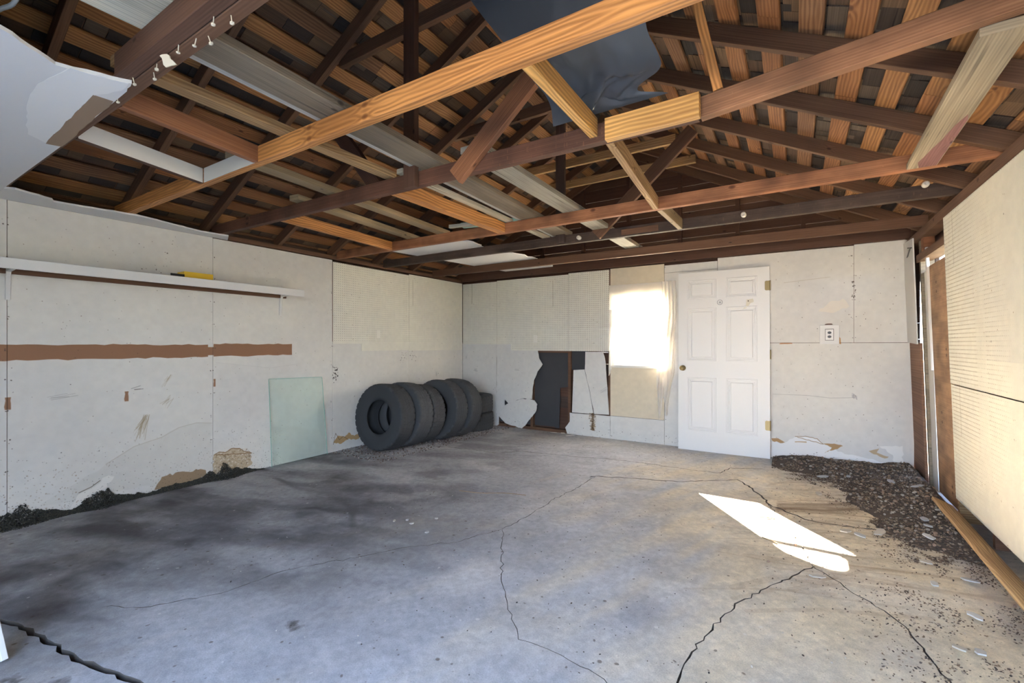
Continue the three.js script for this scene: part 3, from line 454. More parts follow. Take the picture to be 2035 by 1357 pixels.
// webs
T('roof_post', 'dark upright post nailed to the face of the dark red joist', 'post', [-1.915, 2.11, -1.944], [-1.915, 3.36, -1.944], 0.089, 0.038, M.maroon);
T('roof_post', 'dark upright post farther back behind the pale grey plank', 'post', [-1.885, 2.15, -3.889], [-1.885, 3.37, -3.889], 0.089, 0.038, M.dark);
T('roof_brace', 'slanting reddish brace rising right from the dark red joist', 'brace', [-1.575, 2.105, -1.944], [-0.66, 2.86, -1.944], 0.038, 0.10, M.rust);
T('roof_brace', 'slanting brown brace rising right behind the reddish joist', 'brace', [-1.53, 2.18, -3.888], [-0.70, 2.93, -3.888], 0.038, 0.105, M.brown);
T('roof_brace', 'dark brace leaning left behind the dark red joist', 'brace', [-2.27, 2.17, -2.032], [-2.84, 2.84, -2.032], 0.038, 0.10, M.maroon);
T('collar_tie', 'brown tie high up between the rafters, crossing behind the dark post', 'tie', [-2.60, 3.095, -1.985], [-0.86, 3.095, -1.985], 0.038, 0.085, M.rafter);
T('collar_tie', 'tie between the rafters seen past the slanting reddish brace', 'tie', [-2.66, 3.10, -3.255], [-0.9, 3.10, -3.255], 0.038, 0.085, M.rafter);
T('collar_tie', 'upper of the two tan ties in front of the dark gable', 'tie', [-2.62, 3.12, -4.425], [-0.95, 3.12, -4.425], 0.038, 0.085, M.tan);
T('collar_tie', 'lower of the two tan ties, its pale sawn end showing at the right', 'tie', [-2.62, 3.13, -5.03], [-0.88, 3.13, -5.03], 0.038, 0.085, M.tan);
T('roof_strut', 'orange stick standing on the brown joist and leaning left', 'strut', [-0.262, 2.212, -2.02], [-0.385, 2.79, -2.02], 0.036, 0.089, M.rust);
scene.children[scene.children.length - 1].material = M.orange;
// blocking between the joists, in three short lengths
const BL = (label, x0, z0, x1, z1, m) => T('joist_blocking', label, 'board', [x0, 2.183, z0], [x1, 2.183, z1], 0.038, 0.086, m);
BL('yellow-orange board from the orange joist to the dark red joist', -0.782, -1.347, -0.785, -1.964, M.yellow);
BL('tan board running back from the dark red joist to the reddish joist', -0.742, -2.013, -0.832, -3.238, M.tan);
BL('short tan board end reaching the dark joist with knobs', -0.818, -3.287, -0.805, -3.908, M.buff);
T('splice_block', 'yellow pine block nailed to the face of the dark red joist', 'board', [-0.718, 2.148, -1.946], [-0.325, 2.152, -1.946], 0.036, 0.098, M.yellow);
T('ceiling_board', 'orange board butting the reddish joist between the pale boards', 'board', [-2.15, 2.183, -2.013], [-2.13, 2.183, -3.237], 0.075, 0.085, M.orange);
T('ceiling_board', 'orange board on edge nearest the left wall', 'board', [-3.36, 2.183, -2.013], [-3.47, 2.183, -3.237], 0.036, 0.086, M.orange);
T('weathered_board', 'grey weathered board with a pink stained end', 'board', [0.562, 2.185, -2.015], [0.578, 2.157, -3.237], 0.125, 0.032, M.buff);
{ const o = scene.children[scene.children.length - 1]; o.material = wood('grey', 0.52, 0.42, 0.28);
  const st = mesh('pink_stain', sheetGeo(ragged([[0.608, 0.058], [0.608, -0.012], [0.52, -0.03], [0.40, -0.012], [0.24, 0.012], [0.10, 0.026], [0.0, 0.046], [0.06, 0.058]], 0.05, 0.002), 0.0006, 0.0164, FLATDOWN, (a, b) => [a, b]), wood('grey', 0.36, 0.165, 0.15), o); st.position.set(0, 0, 0); }
// loose boards laid on top of the joists
const LB = (label, x0, z0, x1, z1, w, h, m) => T('loose_board', label, 'board', [x0, 2.226 + h / 2, z0], [x1, 2.226 + h / 2, z1], w, h, m, 'boards laid on the joists');
LB('narrow tan board laid over the orange joist left of the big plank', -2.135, -0.64, -2.15, -2.02, 0.07, 0.038, M.tan);
{
  const t = thing('loose_plank', 'wide grey weathered plank laid over four joists', 'board'); timber('plank', [-1.745, 2.246, -0.665], [-1.885, 2.246, -3.97], 0.165, 0.038, M.grey, t);
  timber('painted_edge', [-1.842, 2.243, -0.67], [-1.983, 2.243, -3.96], 0.03, 0.032, wood('grey', 0.60, 0.58, 0.53), t);
}
LB('pale grey plank running back past the dark post', -1.475, -1.95, -1.49, -5.0, 0.15, 0.038, M.pale);
LB('thin cream batten beside the big grey plank', -2.035, -1.97, -2.075, -3.99, 0.05, 0.03, M.cream);
LB('buff board starting above the orange joist, second from the left', -2.655, -1.30, -2.82, -3.33, 0.09, 0.038, M.buff);
LB('buff board with a greenish end, leftmost of the laid boards', -3.055, -1.93, -3.21, -3.33, 0.09, 0.038, M.buff);
LB('short peeling cream plank above the doubled joist', -1.72, -0.16, -1.71, -0.655, 0.23, 0.03, M.cream);
T('tie_block', 'thin brown cleat on the face of the dark joist with knobs', 'board', [-1.30, 2.176, -3.905], [-0.98, 2.178, -3.905], 0.008, 0.05, M.brown);
{
  const g = sheetGeo([...raggedLine([[-2.9, -3.36], [-2.78, -3.7], [-2.86, -4.1], [-2.70, -4.5], [-2.66, -4.9], [-2.75, -5.43]], 0.06, 0.02), [-3.5, -5.43], [-3.86, -3.36]], 0.012, -2.227, FLATDOWN, (s, t) => [s, t]); tag(mesh('plasterboard_sheet', g, M.gypsum), 'white torn plasterboard sheet lying on the rear joists', 'sheet');
}
{
  const t = thing('trim_angle', 'mint green angle trim lying on the reddish joist', 'trim'), m = new THREE.MeshStandardMaterial({ color: new THREE.Color(0.40, 0.66, 0.56), roughness: 0.5 });
  timber('flange', [-2.52, 2.247, -3.17], [-1.93, 2.247, -3.30], 0.004, 0.04, m, t); timber('flange', [-2.51, 2.229, -3.19], [-1.92, 2.229, -3.32], 0.05, 0.004, m, t);
}
LB('short pale board under the mint green trim', -2.62, -3.14, -2.2, -3.215, 0.03, 0.03, M.cream);
// porcelain knobs of the old wiring
{
  const prof = [[0, 0], [0.018, 0], [0.019, 0.006], [0.013, 0.011], [0.013, 0.017], [0.019, 0.022], [0.018, 0.034], [0.012, 0.038], [0.006, 0.038], [0.006, 0.030], [0, 0.030]].map((p) => new THREE.Vector2(...p));
  const g = new THREE.LatheGeometry(prof, 20); g.rotateX(Math.PI / 2); const pm = new THREE.MeshStandardMaterial({ color: new THREE.Color(0.74, 0.70, 0.60), roughness: 0.3 });
  for (const [x, y, z, l] of [[-0.335, 2.184, -3.909, 'white porcelain knob on the dark joist, right of the tan board end'], [-1.70, 2.178, -3.909, 'white porcelain knob on the dark joist, left of the brown cleat'], [0.70, 2.20, -3.828, 'white porcelain knob on a rafter close to the right wall']]) { const o = mesh('porcelain_knob', g, pm); o.position.set(x, y, z); tag(o, l, 'knob', 'porcelain knobs'); }
}
// plaster scraps hanging on nails under the doubled joist
{
  const nm = new THREE.MeshStandardMaterial({ color: new THREE.Color(0.62, 0.57, 0.46), roughness: 0.9 }), ng = new THREE.CylinderGeometry(0.0016, 0.0016, 0.024, 6), hg = new THREE.DodecahedronGeometry(0.0065, 0);
  const add = (x, z, y = 2.128) => { const n = mesh('nail', ng, nm, j1); j1.updateMatrixWorld(); n.position.copy(j1.worldToLocal(V(x, y, z))); n.rotation.set(rr(-0.3, 0.3), 0, rr(-0.4, 0.4)); const h = mesh('plaster_scrap', hg, nm, n); h.position.y = -0.011; h.scale.set(1.3, 0.7, 1); };
  for (const [x, z] of [[-2.0, -0.655], [-1.83, -0.662], [-1.66, -0.658], [-1.58, -0.672], [-1.43, -0.655], [-1.53, -0.69], [-1.9, -0.68], [-2.2, -0.67], [-1.38, -0.68]]) add(x, z);
  const s = mesh('plaster_scrap', sheetGeo(ragged([[-0.014, -0.014], [0.02, -0.022], [0.015, 0.014], [-0.008, 0.02]], 0.008, 0.003), 0.006, 0, new THREE.Matrix4(), (a, b) => [a, b]), nm, j1); s.position.copy(j1.worldToLocal(V(-1.74, 2.115, -0.655))); s.rotation.set(0.4, 0.7, 0.3);
}
// grey plastic sheeting slung between the rafters and the dark red joist
function surf(nu, nv, f) { const pos = [], uv = [], idx = []; for (let j = 0; j <= nv; j++) for (let i = 0; i <= nu; i++) { pos.push(...f(i / nu, j / nv)); uv.push(i / nu, j / nv); } for (let j = 0; j < nv; j++) for (let i = 0; i < nu; i++) { const a = j * (nu + 1) + i; idx.push(a, a + nu + 1, a + 1, a + 1, a + nu + 1, a + nu + 2); } const g = new THREE.BufferGeometry(); g.setAttribute('position', new THREE.Float32BufferAttribute(pos, 3)); g.setAttribute('uv', new THREE.Float32BufferAttribute(uv, 2)); g.setIndex(idx); g.computeVertexNormals(); return g; }
const along = (pts) => new THREE.CatmullRomCurve3(pts.map((p) => V(...p)));
{
  const a = along([[-1.55, 3.30, -1.60], [-1.216, 2.711, -1.6], [-1.075, 2.505, -1.65], [-1.03, 2.42, -1.80], [-0.965, 2.31, -1.87], [-0.99, 2.24, -1.96]]), b = along([[-0.50, 2.80, -1.42], [-0.46, 2.52, -1.58], [-0.474, 2.39, -1.71], [-0.455, 2.30, -1.85], [-0.57, 2.28, -1.92], [-0.45, 2.25, -1.97]]);
  const g = surf(56, 64, (s, t) => { const p = a.getPoint(t).lerp(b.getPoint(t), s), k = Math.sin(Math.PI * s), w = (fbm(s * 5 + t * 2, t * 6, 3, 71) - 0.5) * 0.09 * (0.25 + k) * sm(1, 0.8, t), fold = Math.sin((s * 2.2 + t * 1.3) * 6.28) * 0.016 * t * sm(1, 0.85, t) * k; p.y += -0.06 * k * Math.sin(Math.PI * t) + w; p.z += fold + w * 0.6; return [p.x, p.y, p.z]; });
  const m = new THREE.MeshPhysicalMaterial({ color: new THREE.Color(0.085, 0.09, 0.095), roughness: 0.38, side: THREE.DoubleSide });
  tag(mesh('plastic_tarp', g, m), 'crumpled dark grey plastic sheet slung under the roof', 'tarp');
}
// ---------------------------------------------------------------- shelf with a yellow tray
{
  const t = thing('wall_shelf', 'long white shelf on two brackets along the left wall', 'shelf', [XL, 1.65, -1.65]);
  const sm_ = new THREE.MeshStandardMaterial({ color: new THREE.Color(0.68, 0.67, 0.64), roughness: 0.6 });
  const lp = (o) => o.position.sub(t.position);
  lp(timber('shelf_board', [-4.19, 1.703, -0.26], [-4.19, 1.703, -2.655], 0.272, 0.022, sm_, t)); lp(timber('front_edge', [-4.047, 1.683, -0.26], [-4.047, 1.683, -2.66], 0.018, 0.066, sm_, t));
  lp(timber('cleat', [-4.316, 1.668, -0.26], [-4.316, 1.668, -2.64], 0.022, 0.044, M.brown, t));
  lp(timber('under_board', [-4.18, 1.685, -0.26], [-4.18, 1.685, -2.62], 0.235, 0.010, M.rust, t));
  for (const z of [-0.757, -2.592]) {
    const g = new THREE.ExtrudeGeometry(new THREE.Shape([[0, 0], [0.006, 0], [0.018, 0.15], [0.03, 0.18], [0.22, 0.190], [0.22, 0.198], [0, 0.198]].map((p) => new THREE.Vector2(...p))), { depth: 0.02, bevelEnabled: true, bevelSize: 0.002, bevelThickness: 0.002, bevelSegments: 1 });
    const b = mesh('bracket', g, sm_, t); b.position.set(XL, 1.46 + 0.021, z - 0.01).sub(t.position); b.position.y -= 0.001;
  }
  const y = thing('paint_tray', 'small yellow plastic tray lying on the white shelf', 'tray', [-4.17, 1.714, -1.78]), ym = new THREE.MeshStandardMaterial({ color: new THREE.Color(0.72, 0.46, 0.03), roughness: 0.45 });
  box('base', -0.06, 0.06, 0, 0.004, -0.19, 0.11, ym, y); box('side', 0.056, 0.06, 0.004, 0.055, -0.10, 0.11, ym, y); box('side', -0.06, -0.056, 0.004, 0.055, -0.10, 0.11, ym, y); box('end', -0.056, 0.056, 0.004, 0.055, 0.106, 0.11, ym, y); box('end', -0.056, 0.056, 0.004, 0.03, -0.10, -0.096, ym, y);
  box('grip', 0.05, 0.065, 0.006, 0.03, 0.11, 0.20, new THREE.MeshStandardMaterial({ color: 0x1c1c1e, roughness: 0.6 }), y);
}
// ---------------------------------------------------------------- pane of glass leaning on the left wall
{
  const t = thing('glass_pane', 'greenish sheet of glass leaning on the left wall', 'glass', [-4.265, 0, -2.765]); t.rotation.z = 0.062;
  const g = sheetGeo([[-0.295, 0.002], [0.315, 0.002], [0.285, 0.84], [-0.295, 0.855]], 0.005, 0, ONLEFT, (a, b) => [a, b]);
  mesh('sheet', g, new THREE.MeshPhysicalMaterial({ color: new THREE.Color(0.95, 0.99, 0.975), transmission: 1, thickness: 0, roughness: 0.06, ior: 1.5 }), t);
  const em = new THREE.MeshPhysicalMaterial({ color: new THREE.Color(0.22, 0.50, 0.40), roughness: 0.15 });
  for (const [a, b] of [[[-0.295, 0.855], [0.285, 0.84]], [[-0.295, 0.006], [-0.295, 0.85]], [[0.315, 0.006], [0.285, 0.836]]]) timber('ground_edge', [-0.0025, a[1], -a[0]], [-0.0025, b[1], -b[0]], 0.006, 0.003, em, t);
}
// ---------------------------------------------------------------- tyres
function tyreGeo(R, W, bead, pitch, sd) {
  const pr = [];   // closed section: [radius, across, tread?]
  const hw = W / 2;
  pr.push([bead, -hw * 0.72, 0], [bead + 0.012, -hw * 0.80, 0], [bead + 0.02, -hw * 0.84, 0], [bead + 0.035, -hw * 0.93, 0], [bead + (R - bead) * 0.45, -hw, 0], [bead + (R - bead) * 0.62, -hw * 0.99, 0], [R * 0.925, -hw * 0.95, 0], [R * 0.957, -hw * 0.93, 1], [R * 0.98, -hw * 0.88, 1]);
  for (let i = 0; i <= 14; i++) { const t = -0.8 + i * 1.6 / 14; pr.push([R * (1 - 0.012 * t * t), hw * t, 1]); }
  pr.push([R * 0.98, hw * 0.88, 1], [R * 0.957, hw * 0.93, 1], [R * 0.925, hw * 0.95, 0], [bead + (R - bead) * 0.62, hw * 0.99, 0], [bead + (R - bead) * 0.45, hw, 0], [bead + 0.035, hw * 0.93, 0], [bead + 0.02, hw * 0.84, 0], [bead + 0.012, hw * 0.80, 0], [bead, hw * 0.72, 0]);
  pr.push([bead + 0.006, hw * 0.66, 0], [bead + 0.04, hw * 0.80, 0], [bead + (R - bead) * 0.5, hw * 0.9, 0], [R - 0.022, hw * 0.78, 0], [R - 0.016, 0, 0], [R - 0.022, -hw * 0.78, 0], [bead + (R - bead) * 0.5, -hw * 0.9, 0], [bead + 0.04, -hw * 0.80, 0], [bead + 0.006, -hw * 0.66, 0]);
  const N = pitch * 4, K = pr.length, pos = [], idx = [];
  for (let i = 0; i < N; i++) { const th = i / N * Math.PI * 2; for (let j = 0; j < K; j++) { let [r, w, tr] = pr[j]; if (tr) { const t = w / hw, lane = Math.abs(Math.abs(t) - 0.34) < 0.07 || Math.abs(t) < 0.06, ph = (i + (Math.abs(t) > 0.6 ? 0 : t > 0.1 ? 1 : 2) + (Math.floor(i / 4) % 2)) % 4; if (lane) r -= 0.008; else if (ph === 0) r -= Math.abs(t) > 0.85 ? 0.009 : 0.006; } pos.push(Math.cos(th) * r, Math.sin(th) * r, w); } }
  for (let i = 0; i < N; i++) for (let j = 0; j < K; j++) { const a = i * K + j, b = i * K + (j + 1) % K, c = ((i + 1) % N) * K + j, d = ((i + 1) % N) * K + (j + 1) % K; idx.push(a, c, b, b, c, d); }
  const g = new THREE.BufferGeometry(); g.setAttribute('position', new THREE.Float32BufferAttribute(pos, 3)); g.setIndex(idx); g.computeVertexNormals(); return g;
}
{
  const rub = (a) => new THREE.MeshStandardMaterial({ color: new THREE.Color(a * 0.95, a, a * 1.06), roughness: 0.78 }), gA = tyreGeo(0.372, 0.235, 0.19, 64, 1), gB = tyreGeo(0.352, 0.22, 0.19, 72, 2), gC = tyreGeo(0.36, 0.24, 0.2, 60, 3);
  const put = (g, R, x, z, lean, turn, label, a, spin) => { const t = thing('car_tyre', label, 'tyre', [x, 0, z], 'old tyres in the corner'); t.rotation.order = 'YXZ'; t.rotation.y = turn; t.rotation.x = -lean; const o = mesh('rubber_casing', g, rub(a), t); o.position.y = R + 0.002; o.rotation.z = spin; return [t, o]; };
  put(gA, 0.372, -3.925, -3.535, 0.10, 0.02, 'nearest upright tyre of the row, its open rim facing the doorway', 0.040, 0.2);
  put(gA, 0.372, -3.885, -3.785, 0.105, 0.02, 'second upright tyre, pale dusty tread behind the nearest one', 0.058, 1.2);
  put(gB, 0.352, -3.885, -4.03, 0.11, 0.02, 'third upright tyre, slightly smaller, in the middle of the row', 0.046, 2.2);
  put(gA, 0.372, -3.80, -4.31, 0.12, 0.03, 'fourth upright tyre, leaning back with its dark opening showing', 0.050, 0.9);
  put(gA, 0.372, -3.765, -4.565, 0.125, 0.03, 'fifth upright tyre, farthest of the standing ones', 0.048, 2.9);
  for (const [k, y, l] of [[0, 0.122, 'lower tyre of the two lying flat in the corner'], [1, 0.362, 'upper tyre of the two lying flat in the corner']]) { const t = thing('car_tyre', l, 'tyre', [-3.945 - k * 0.01, y - 0.12, -5.135], 'old tyres in the corner'); const o = mesh('rubber_casing', gC, rub(0.042 + k * 0.008), t); o.position.y = 0.12; o.rotation.x = Math.PI / 2; o.rotation.z = k; }
}
// ---------------------------------------------------------------- six-panel door leaning on the back wall
{
  const t = thing('panel_door', 'white six-panel door leaning on the back wall right of the window', 'door', [-0.675, 0, -5.395]); t.rotation.order = 'ZXY'; t.rotation.x = -0.028; t.rotation.z = 0.004; t.rotation.y = 0.0;
  const wd = 0.914, ht = 2.005, D = M.doorPaint, id = (a, b) => [a, b], I = new THREE.Matrix4();
  const ps = [[-0.357, -0.067, 1.704, 1.912], [0.036, 0.328, 1.708, 1.916], [-0.352, -0.062, 1.008, 1.592], [0.052, 0.341, 1.016, 1.594], [-0.343, -0.055, 0.226, 0.806], [0.057, 0.352, 0.224, 0.822]].map(([a, b, c, d]) => [a, b, c, d]);
  const norm = [[-0.352, -0.062], [0.048, 0.338]].flatMap((c) => [c]); const rows = [[1.704, 1.910], [1.010, 1.592], [0.225, 0.812]];
  const cells = rows.flatMap((r) => norm.map((c) => [...c, ...r]));
  mesh('slab', sheetGeo(rect(-wd / 2, wd / 2, 0, ht), 0.036, 0, I, id, cells.map(([a, b, c, d]) => [[a, c], [a, d], [b, d], [b, c]])), D, t);
  mesh('core', sheetGeo(rect(-wd / 2 + 0.01, wd / 2 - 0.01, 0.01, ht - 0.01), 0.018, -0.012, I, id), D, t);
  for (const [a, b, c, d] of cells) {
    const p = new THREE.Group(); p.name = 'door_panel'; t.add(p); const ring = (o, i2, dep, at, n, bv) => mesh(n, sheetGeo(rect(a + o, b - o, c + o, d - o), dep, at, I, id, [[[a + i2, c + i2], [a + i2, d - i2], [b - i2, d - i2], [b - i2, c + i2]]], bv), D, p);
    ring(-0.006, 0.010, 0.014, 0.004, 'moulding', 0.003); ring(0.004, 0.024, 0.012, -0.004, 'moulding', 0.003);
    mesh('raised_field', sheetGeo(rect(a + 0.036, b - 0.036, c + 0.036, d - 0.036), 0.014, -0.001, I, id, [], 0.006), D, p);
  }
  const brass = new THREE.MeshStandardMaterial({ color: new THREE.Color(0.26, 0.20, 0.10), metalness: 0.8, roughness: 0.45 });
  const kg = new THREE.LatheGeometry([[0, 0], [0.032, 0], [0.030, 0.006], [0.012, 0.010], [0.011, 0.03], [0.022, 0.038], [0.028, 0.050], [0.024, 0.062], [0.010, 0.068], [0, 0.068]].map((p) => new THREE.Vector2(...p)), 28); kg.rotateX(Math.PI / 2);
  mesh('knob', kg, brass, t).position.set(-0.407, 0.922, 0);
  const hg = () => sheetGeo([[-0.036, -0.05], [0.004, -0.05], [0.004, 0.05], [-0.036, 0.05], [-0.044, 0.04], [-0.044, -0.04]], 0.003, 0.003, I, id);
  for (const y of [1.805, 0.342]) { const h = mesh('hinge', hg(), brass, t); h.position.set(wd / 2, y, 0); const pin = mesh('hinge_pin', new THREE.CylinderGeometry(0.006, 0.006, 0.105, 10), brass, h); pin.position.set(0.004, 0, 0.002); }
  const h2 = mesh('hinge', new THREE.CylinderGeometry(0.007, 0.007, 0.10, 10), brass, t); h2.position.set(wd / 2 + 0.006, 1.083, -0.012);
  // peephole ring with a doodled mark and a dried smear
  const gm = new THREE.MeshStandardMaterial({ color: new THREE.Color(0.42, 0.42, 0.42), metalness: 0.5, roughness: 0.4 }); const pr = mesh('lock_rose', new THREE.TorusGeometry(0.026, 0.003, 8, 28), gm, t); pr.position.set(-0.02, 1.652, 0.001); const kh = mesh('lock_core', new THREE.CylinderGeometry(0.010, 0.012, 0.012, 16), gm, t); kh.rotation.x = Math.PI / 2; kh.position.set(-0.02, 1.652, 0.004);
  const smC = new THREE.MeshStandardMaterial({ color: new THREE.Color(0.70, 0.66, 0.54), roughness: 0.8 });
  mesh('tape_scrap', sheetGeo(ragged([[0.20, 1.56], [0.235, 1.60], [0.245, 1.67], [0.30, 1.675], [0.31, 1.64], [0.28, 1.63], [0.25, 1.585]], 0.02, 0.004), 0.002, 0.003, I, id), smC, t);
  const st = mesh('bolt_hole', new THREE.CylinderGeometry(0.006, 0.006, 0.006, 10), M.dark, t); st.rotation.x = Math.PI / 2; st.position.set(0.258, 1.652, 0.002);
}
// ---------------------------------------------------------------- outlet on the back wall
{
  const t = thing('power_outlet', 'white outlet plate on a larger board, right of the leaning door', 'outlet', [0.29, 1.285, ZB]), I = new THREE.Matrix4(), id = (a, b) => [a, b];
  mesh('mounting_board', sheetGeo(rect(-0.08, 0.08, -0.095, 0.095), 0.016, 0.016, I, id, [], 0.002), new THREE.MeshStandardMaterial({ color: new THREE.Color(0.76, 0.75, 0.72), roughness: 0.6 }), t);
  mesh('plate_gap', sheetGeo(rect(-0.036, 0.036, -0.058, 0.058), 0.003, 0.019, I, id), new THREE.MeshStandardMaterial({ color: new THREE.Color(0.20, 0.18, 0.17), roughness: 0.8 }), t);
  mesh('cover_plate', sheetGeo(rect(-0.032, 0.032, -0.053, 0.053), 0.005, 0.023, I, id, [], 0.0015), M.doorPaint, t);
  for (const y of [0.02, -0.02]) { const g = new THREE.CylinderGeometry(0.016, 0.016, 0.004, 24); g.rotateX(Math.PI / 2); g.scale(1, 0.82, 1); const o = mesh('receptacle', g, new THREE.MeshStandardMaterial({ color: new THREE.Color(0.03, 0.028, 0.026), roughness: 0.4 }), t); o.position.set(0, y, 0.024); }
}
// blank plates in the pegboard
{
  const I = new THREE.Matrix4(), id = (a, b) => [a, b], m = new THREE.MeshStandardMaterial({ color: new THREE.Color(0.82, 0.79, 0.70), roughness: 0.5 });
  const o = mesh('cover_plate', sheetGeo(rect(-0.03, 0.03, -0.05, 0.05), 0.006, 0.006, I, id, [], 0.002), m); o.position.set(-3.05, 1.26, ZB + 0.007); tag(o, 'small cream cover plate on the back wall pegboard', 'plate');
  const q = mesh('cover_plate', sheetGeo(rect(-0.03, 0.03, -0.05, 0.05), 0.006, 0.006, I, id, [], 0.002), m); q.rotation.y = Math.PI / 2; q.position.set(XL + 0.008, 1.31, -3.83); tag(q, 'small cream cover plate on the left wall pegboard', 'plate');
}
// ---------------------------------------------------------------- broken wallboard pieces at the hole
{
  const id = backUV, p1 = mesh('wallboard_piece', sheetGeo(ragged([[-3.72, 0.21], [-3.63, 0.13], [-3.544, 0.056], [-3.40, 0.03], [-3.265, 0.004], [-3.207, 0.052], [-3.126, 0.151], [-3.038, 0.256], [-3.014, 0.362], [-3.062, 0.415], [-3.11, 0.42], [-3.24, 0.425], [-3.36, 0.39], [-3.48, 0.345], [-3.58, 0.29]], 0.03, 0.005), 0.009, ZB + 0.02, ONBACK, id), M.backPaint);
  tag(p1, 'broken white wallboard piece standing at the floor left of the hole', 'wallboard');
  tag(mesh('wallboard_piece', sheetGeo([[-2.50, 0.29], [-2.20, 0.292], [-2.25, 0.57], [-2.325, 0.862], [-2.478, 0.85]], 0.008, ZB + 0.004, ONBACK, id), M.backPaint), 'narrow white wallboard piece beside the black hole', 'wallboard');
  tag(mesh('wallboard_piece', sheetGeo(ragged([[-2.19, 0.294], [-1.99, 0.30], [-2.036, 0.96], [-2.05, 1.03], [-2.075, 1.095], [-2.31, 1.092], [-2.318, 0.86], [-2.245, 0.57]], 0.08, 0.003), 0.008, ZB + 0.005, ONBACK, id), M.backPaint), 'tall white wallboard piece between the hole and the window', 'wallboard');
}
// ---------------------------------------------------------------- plastic film hung over the window
{
  const film = new THREE.MeshPhysicalMaterial({ color: new THREE.Color(0.90, 0.87, 0.81), transmission: 0.5, thickness: 0, roughness: 1, ior: 1.35, side: THREE.DoubleSide });
  const t = thing('plastic_film', 'torn clear plastic film taped over the window and hanging beside the door', 'plastic');
  // the part still across the top of the window, and the loose part hanging in folds at its right
  mesh('taped_top', surf(40, 30, (s, q) => { const x = -1.985 + s * 0.66, y = 1.93 - q * (0.50 + 0.05 * Math.sin(s * 9) + 0.08 * s); return [x, y, ZB + 0.012 + 0.012 * q * (1 + Math.sin(s * 14 + q * 3)) + (fbm(s * 6, q * 5, 3, 7) - 0.5) * 0.02 * sm(0, 0.3, q)]; }), film, t);
  mesh('hanging_fold', surf(60, 60, (s, q) => { const w = 0.09 + 0.07 * sm(0.0, 0.25, 1 - q) + 0.05 * sm(0.35, 0.8, q), x0 = -1.335 - 0.05 * sm(0.3, 0.8, q), x = x0 + s * w + 0.012 * Math.sin(q * 7), y = 1.93 - q * (1.52 + 0.12 * Math.sin(s * 11) - 0.08 * s); return [x, y, ZB + 0.022 + 0.014 * (1 + Math.sin(s * 25 + q * 4)) + (fbm(s * 7, q * 9, 3, 9) - 0.5) * 0.03 * sm(0, 0.2, q)]; }), film, t);
  mesh('side_strip', surf(12, 40, (s, q) => { const x = -1.985 + s * (0.055 + 0.02 * Math.sin(q * 5)), y = 1.62 - q * 0.83 + s * 0.10 * q; return [x, y, ZB + 0.012 + 0.01 * (1 + Math.sin(s * 6 + q * 9))]; }), film, t);
}
// ---------------------------------------------------------------- boards closing the old side doorway
{
  const side = (name, pts, m, at, dep) => mesh(name, sheetGeo(pts.map(([z, y]) => [z, y - 2.13]), dep, -at, ONRIGHT, (s, t) => [s, t]), m, wallR);
  M.hard = new THREE.MeshStandardMaterial({ color: new THREE.Color(0.52, 0.31, 0.155), roughness: 0.6, map: TW.mott });
  side('cover_board', [[-5.055, 0.01], [-4.895, 0.01], [-4.87, 1.80], [-5.055, 1.79]], M.whitePaint, 0.055, 0.018);
  side('cover_batten', [[-4.895, 0.98], [-4.86, 0.98], [-4.855, 1.97], [-4.895, 1.97]], M.whitePaint, 0.035, 0.018);
  side('hardboard_sheet', [[-4.845, 0.02], [-4.195, 0.02], [-4.195, 1.82], [-4.86, 1.815]], M.hard, 0.05, 0.006);
}
// small clasp hanging at the corner
{
  const t = thing('door_hasp', 'small grey metal hasp hanging at the top right corner', 'hasp', [XR - 0.012, 1.99, -5.13]), m = new THREE.MeshStandardMaterial({ color: new THREE.Color(0.22, 0.20, 0.18), metalness: 0.6, roughness: 0.5 });
  timber('strap', [0, 0.03, 0], [-0.02, -0.05, 0.01], 0.006, 0.035, m, t); timber('staple', [-0.018, 0.03, 0.0], [0.012, 0.03, 0.0], 0.012, 0.008, m, t);
}
// ---------------------------------------------------------------- things on the floor
T('loose_baseboard', 'worn tan board lying along the foot of the pegboard wall', 'board', [0.842, 0.125, -4.13], [0.838, 0.075, -1.6], 0.115, 0.02, M.tan, undefined, -0.42);
const soil = new THREE.MeshStandardMaterial({ color: new THREE.Color(0.10, 0.075, 0.056), roughness: 1 });
const heapH = (x, z) => { const n = fbm(x * 3.1, z * 3.1, 3, 51), dr = XR + 0.06 - x, db = z - ZB, a = 0.11 * sm(-3.0, -4.2, z + (n - 0.5) * 1.4) * sm(0.62 + (n - 0.5) * 0.7, 0.0, dr), b = 0.075 * sm(0.75 + (n - 0.5) * 0.5, 0.05, db) * sm(-0.45, 0.1, x + (n - 0.5) * 0.4), c = 0.05 * sm(1.35, 0.25, Math.hypot(dr, db * 0.9)); return Math.max(a, b, c) + (fbm(x * 14, z * 14, 3, 57) - 0.5) * 0.022 - 0.016; };
{
  const g = surf(110, 220, (s, t) => { const x = -0.195 + s * 1.09, z = ZB + 0.002 + t * 3.6; return [x, Math.max(-0.012, heapH(x, z)), z]; });
  const h = mesh('debris_heap', g, soil); h.userData = { kind: 'stuff', label: 'dark heap of soil and leaf litter along the right wall', category: 'debris' };
}
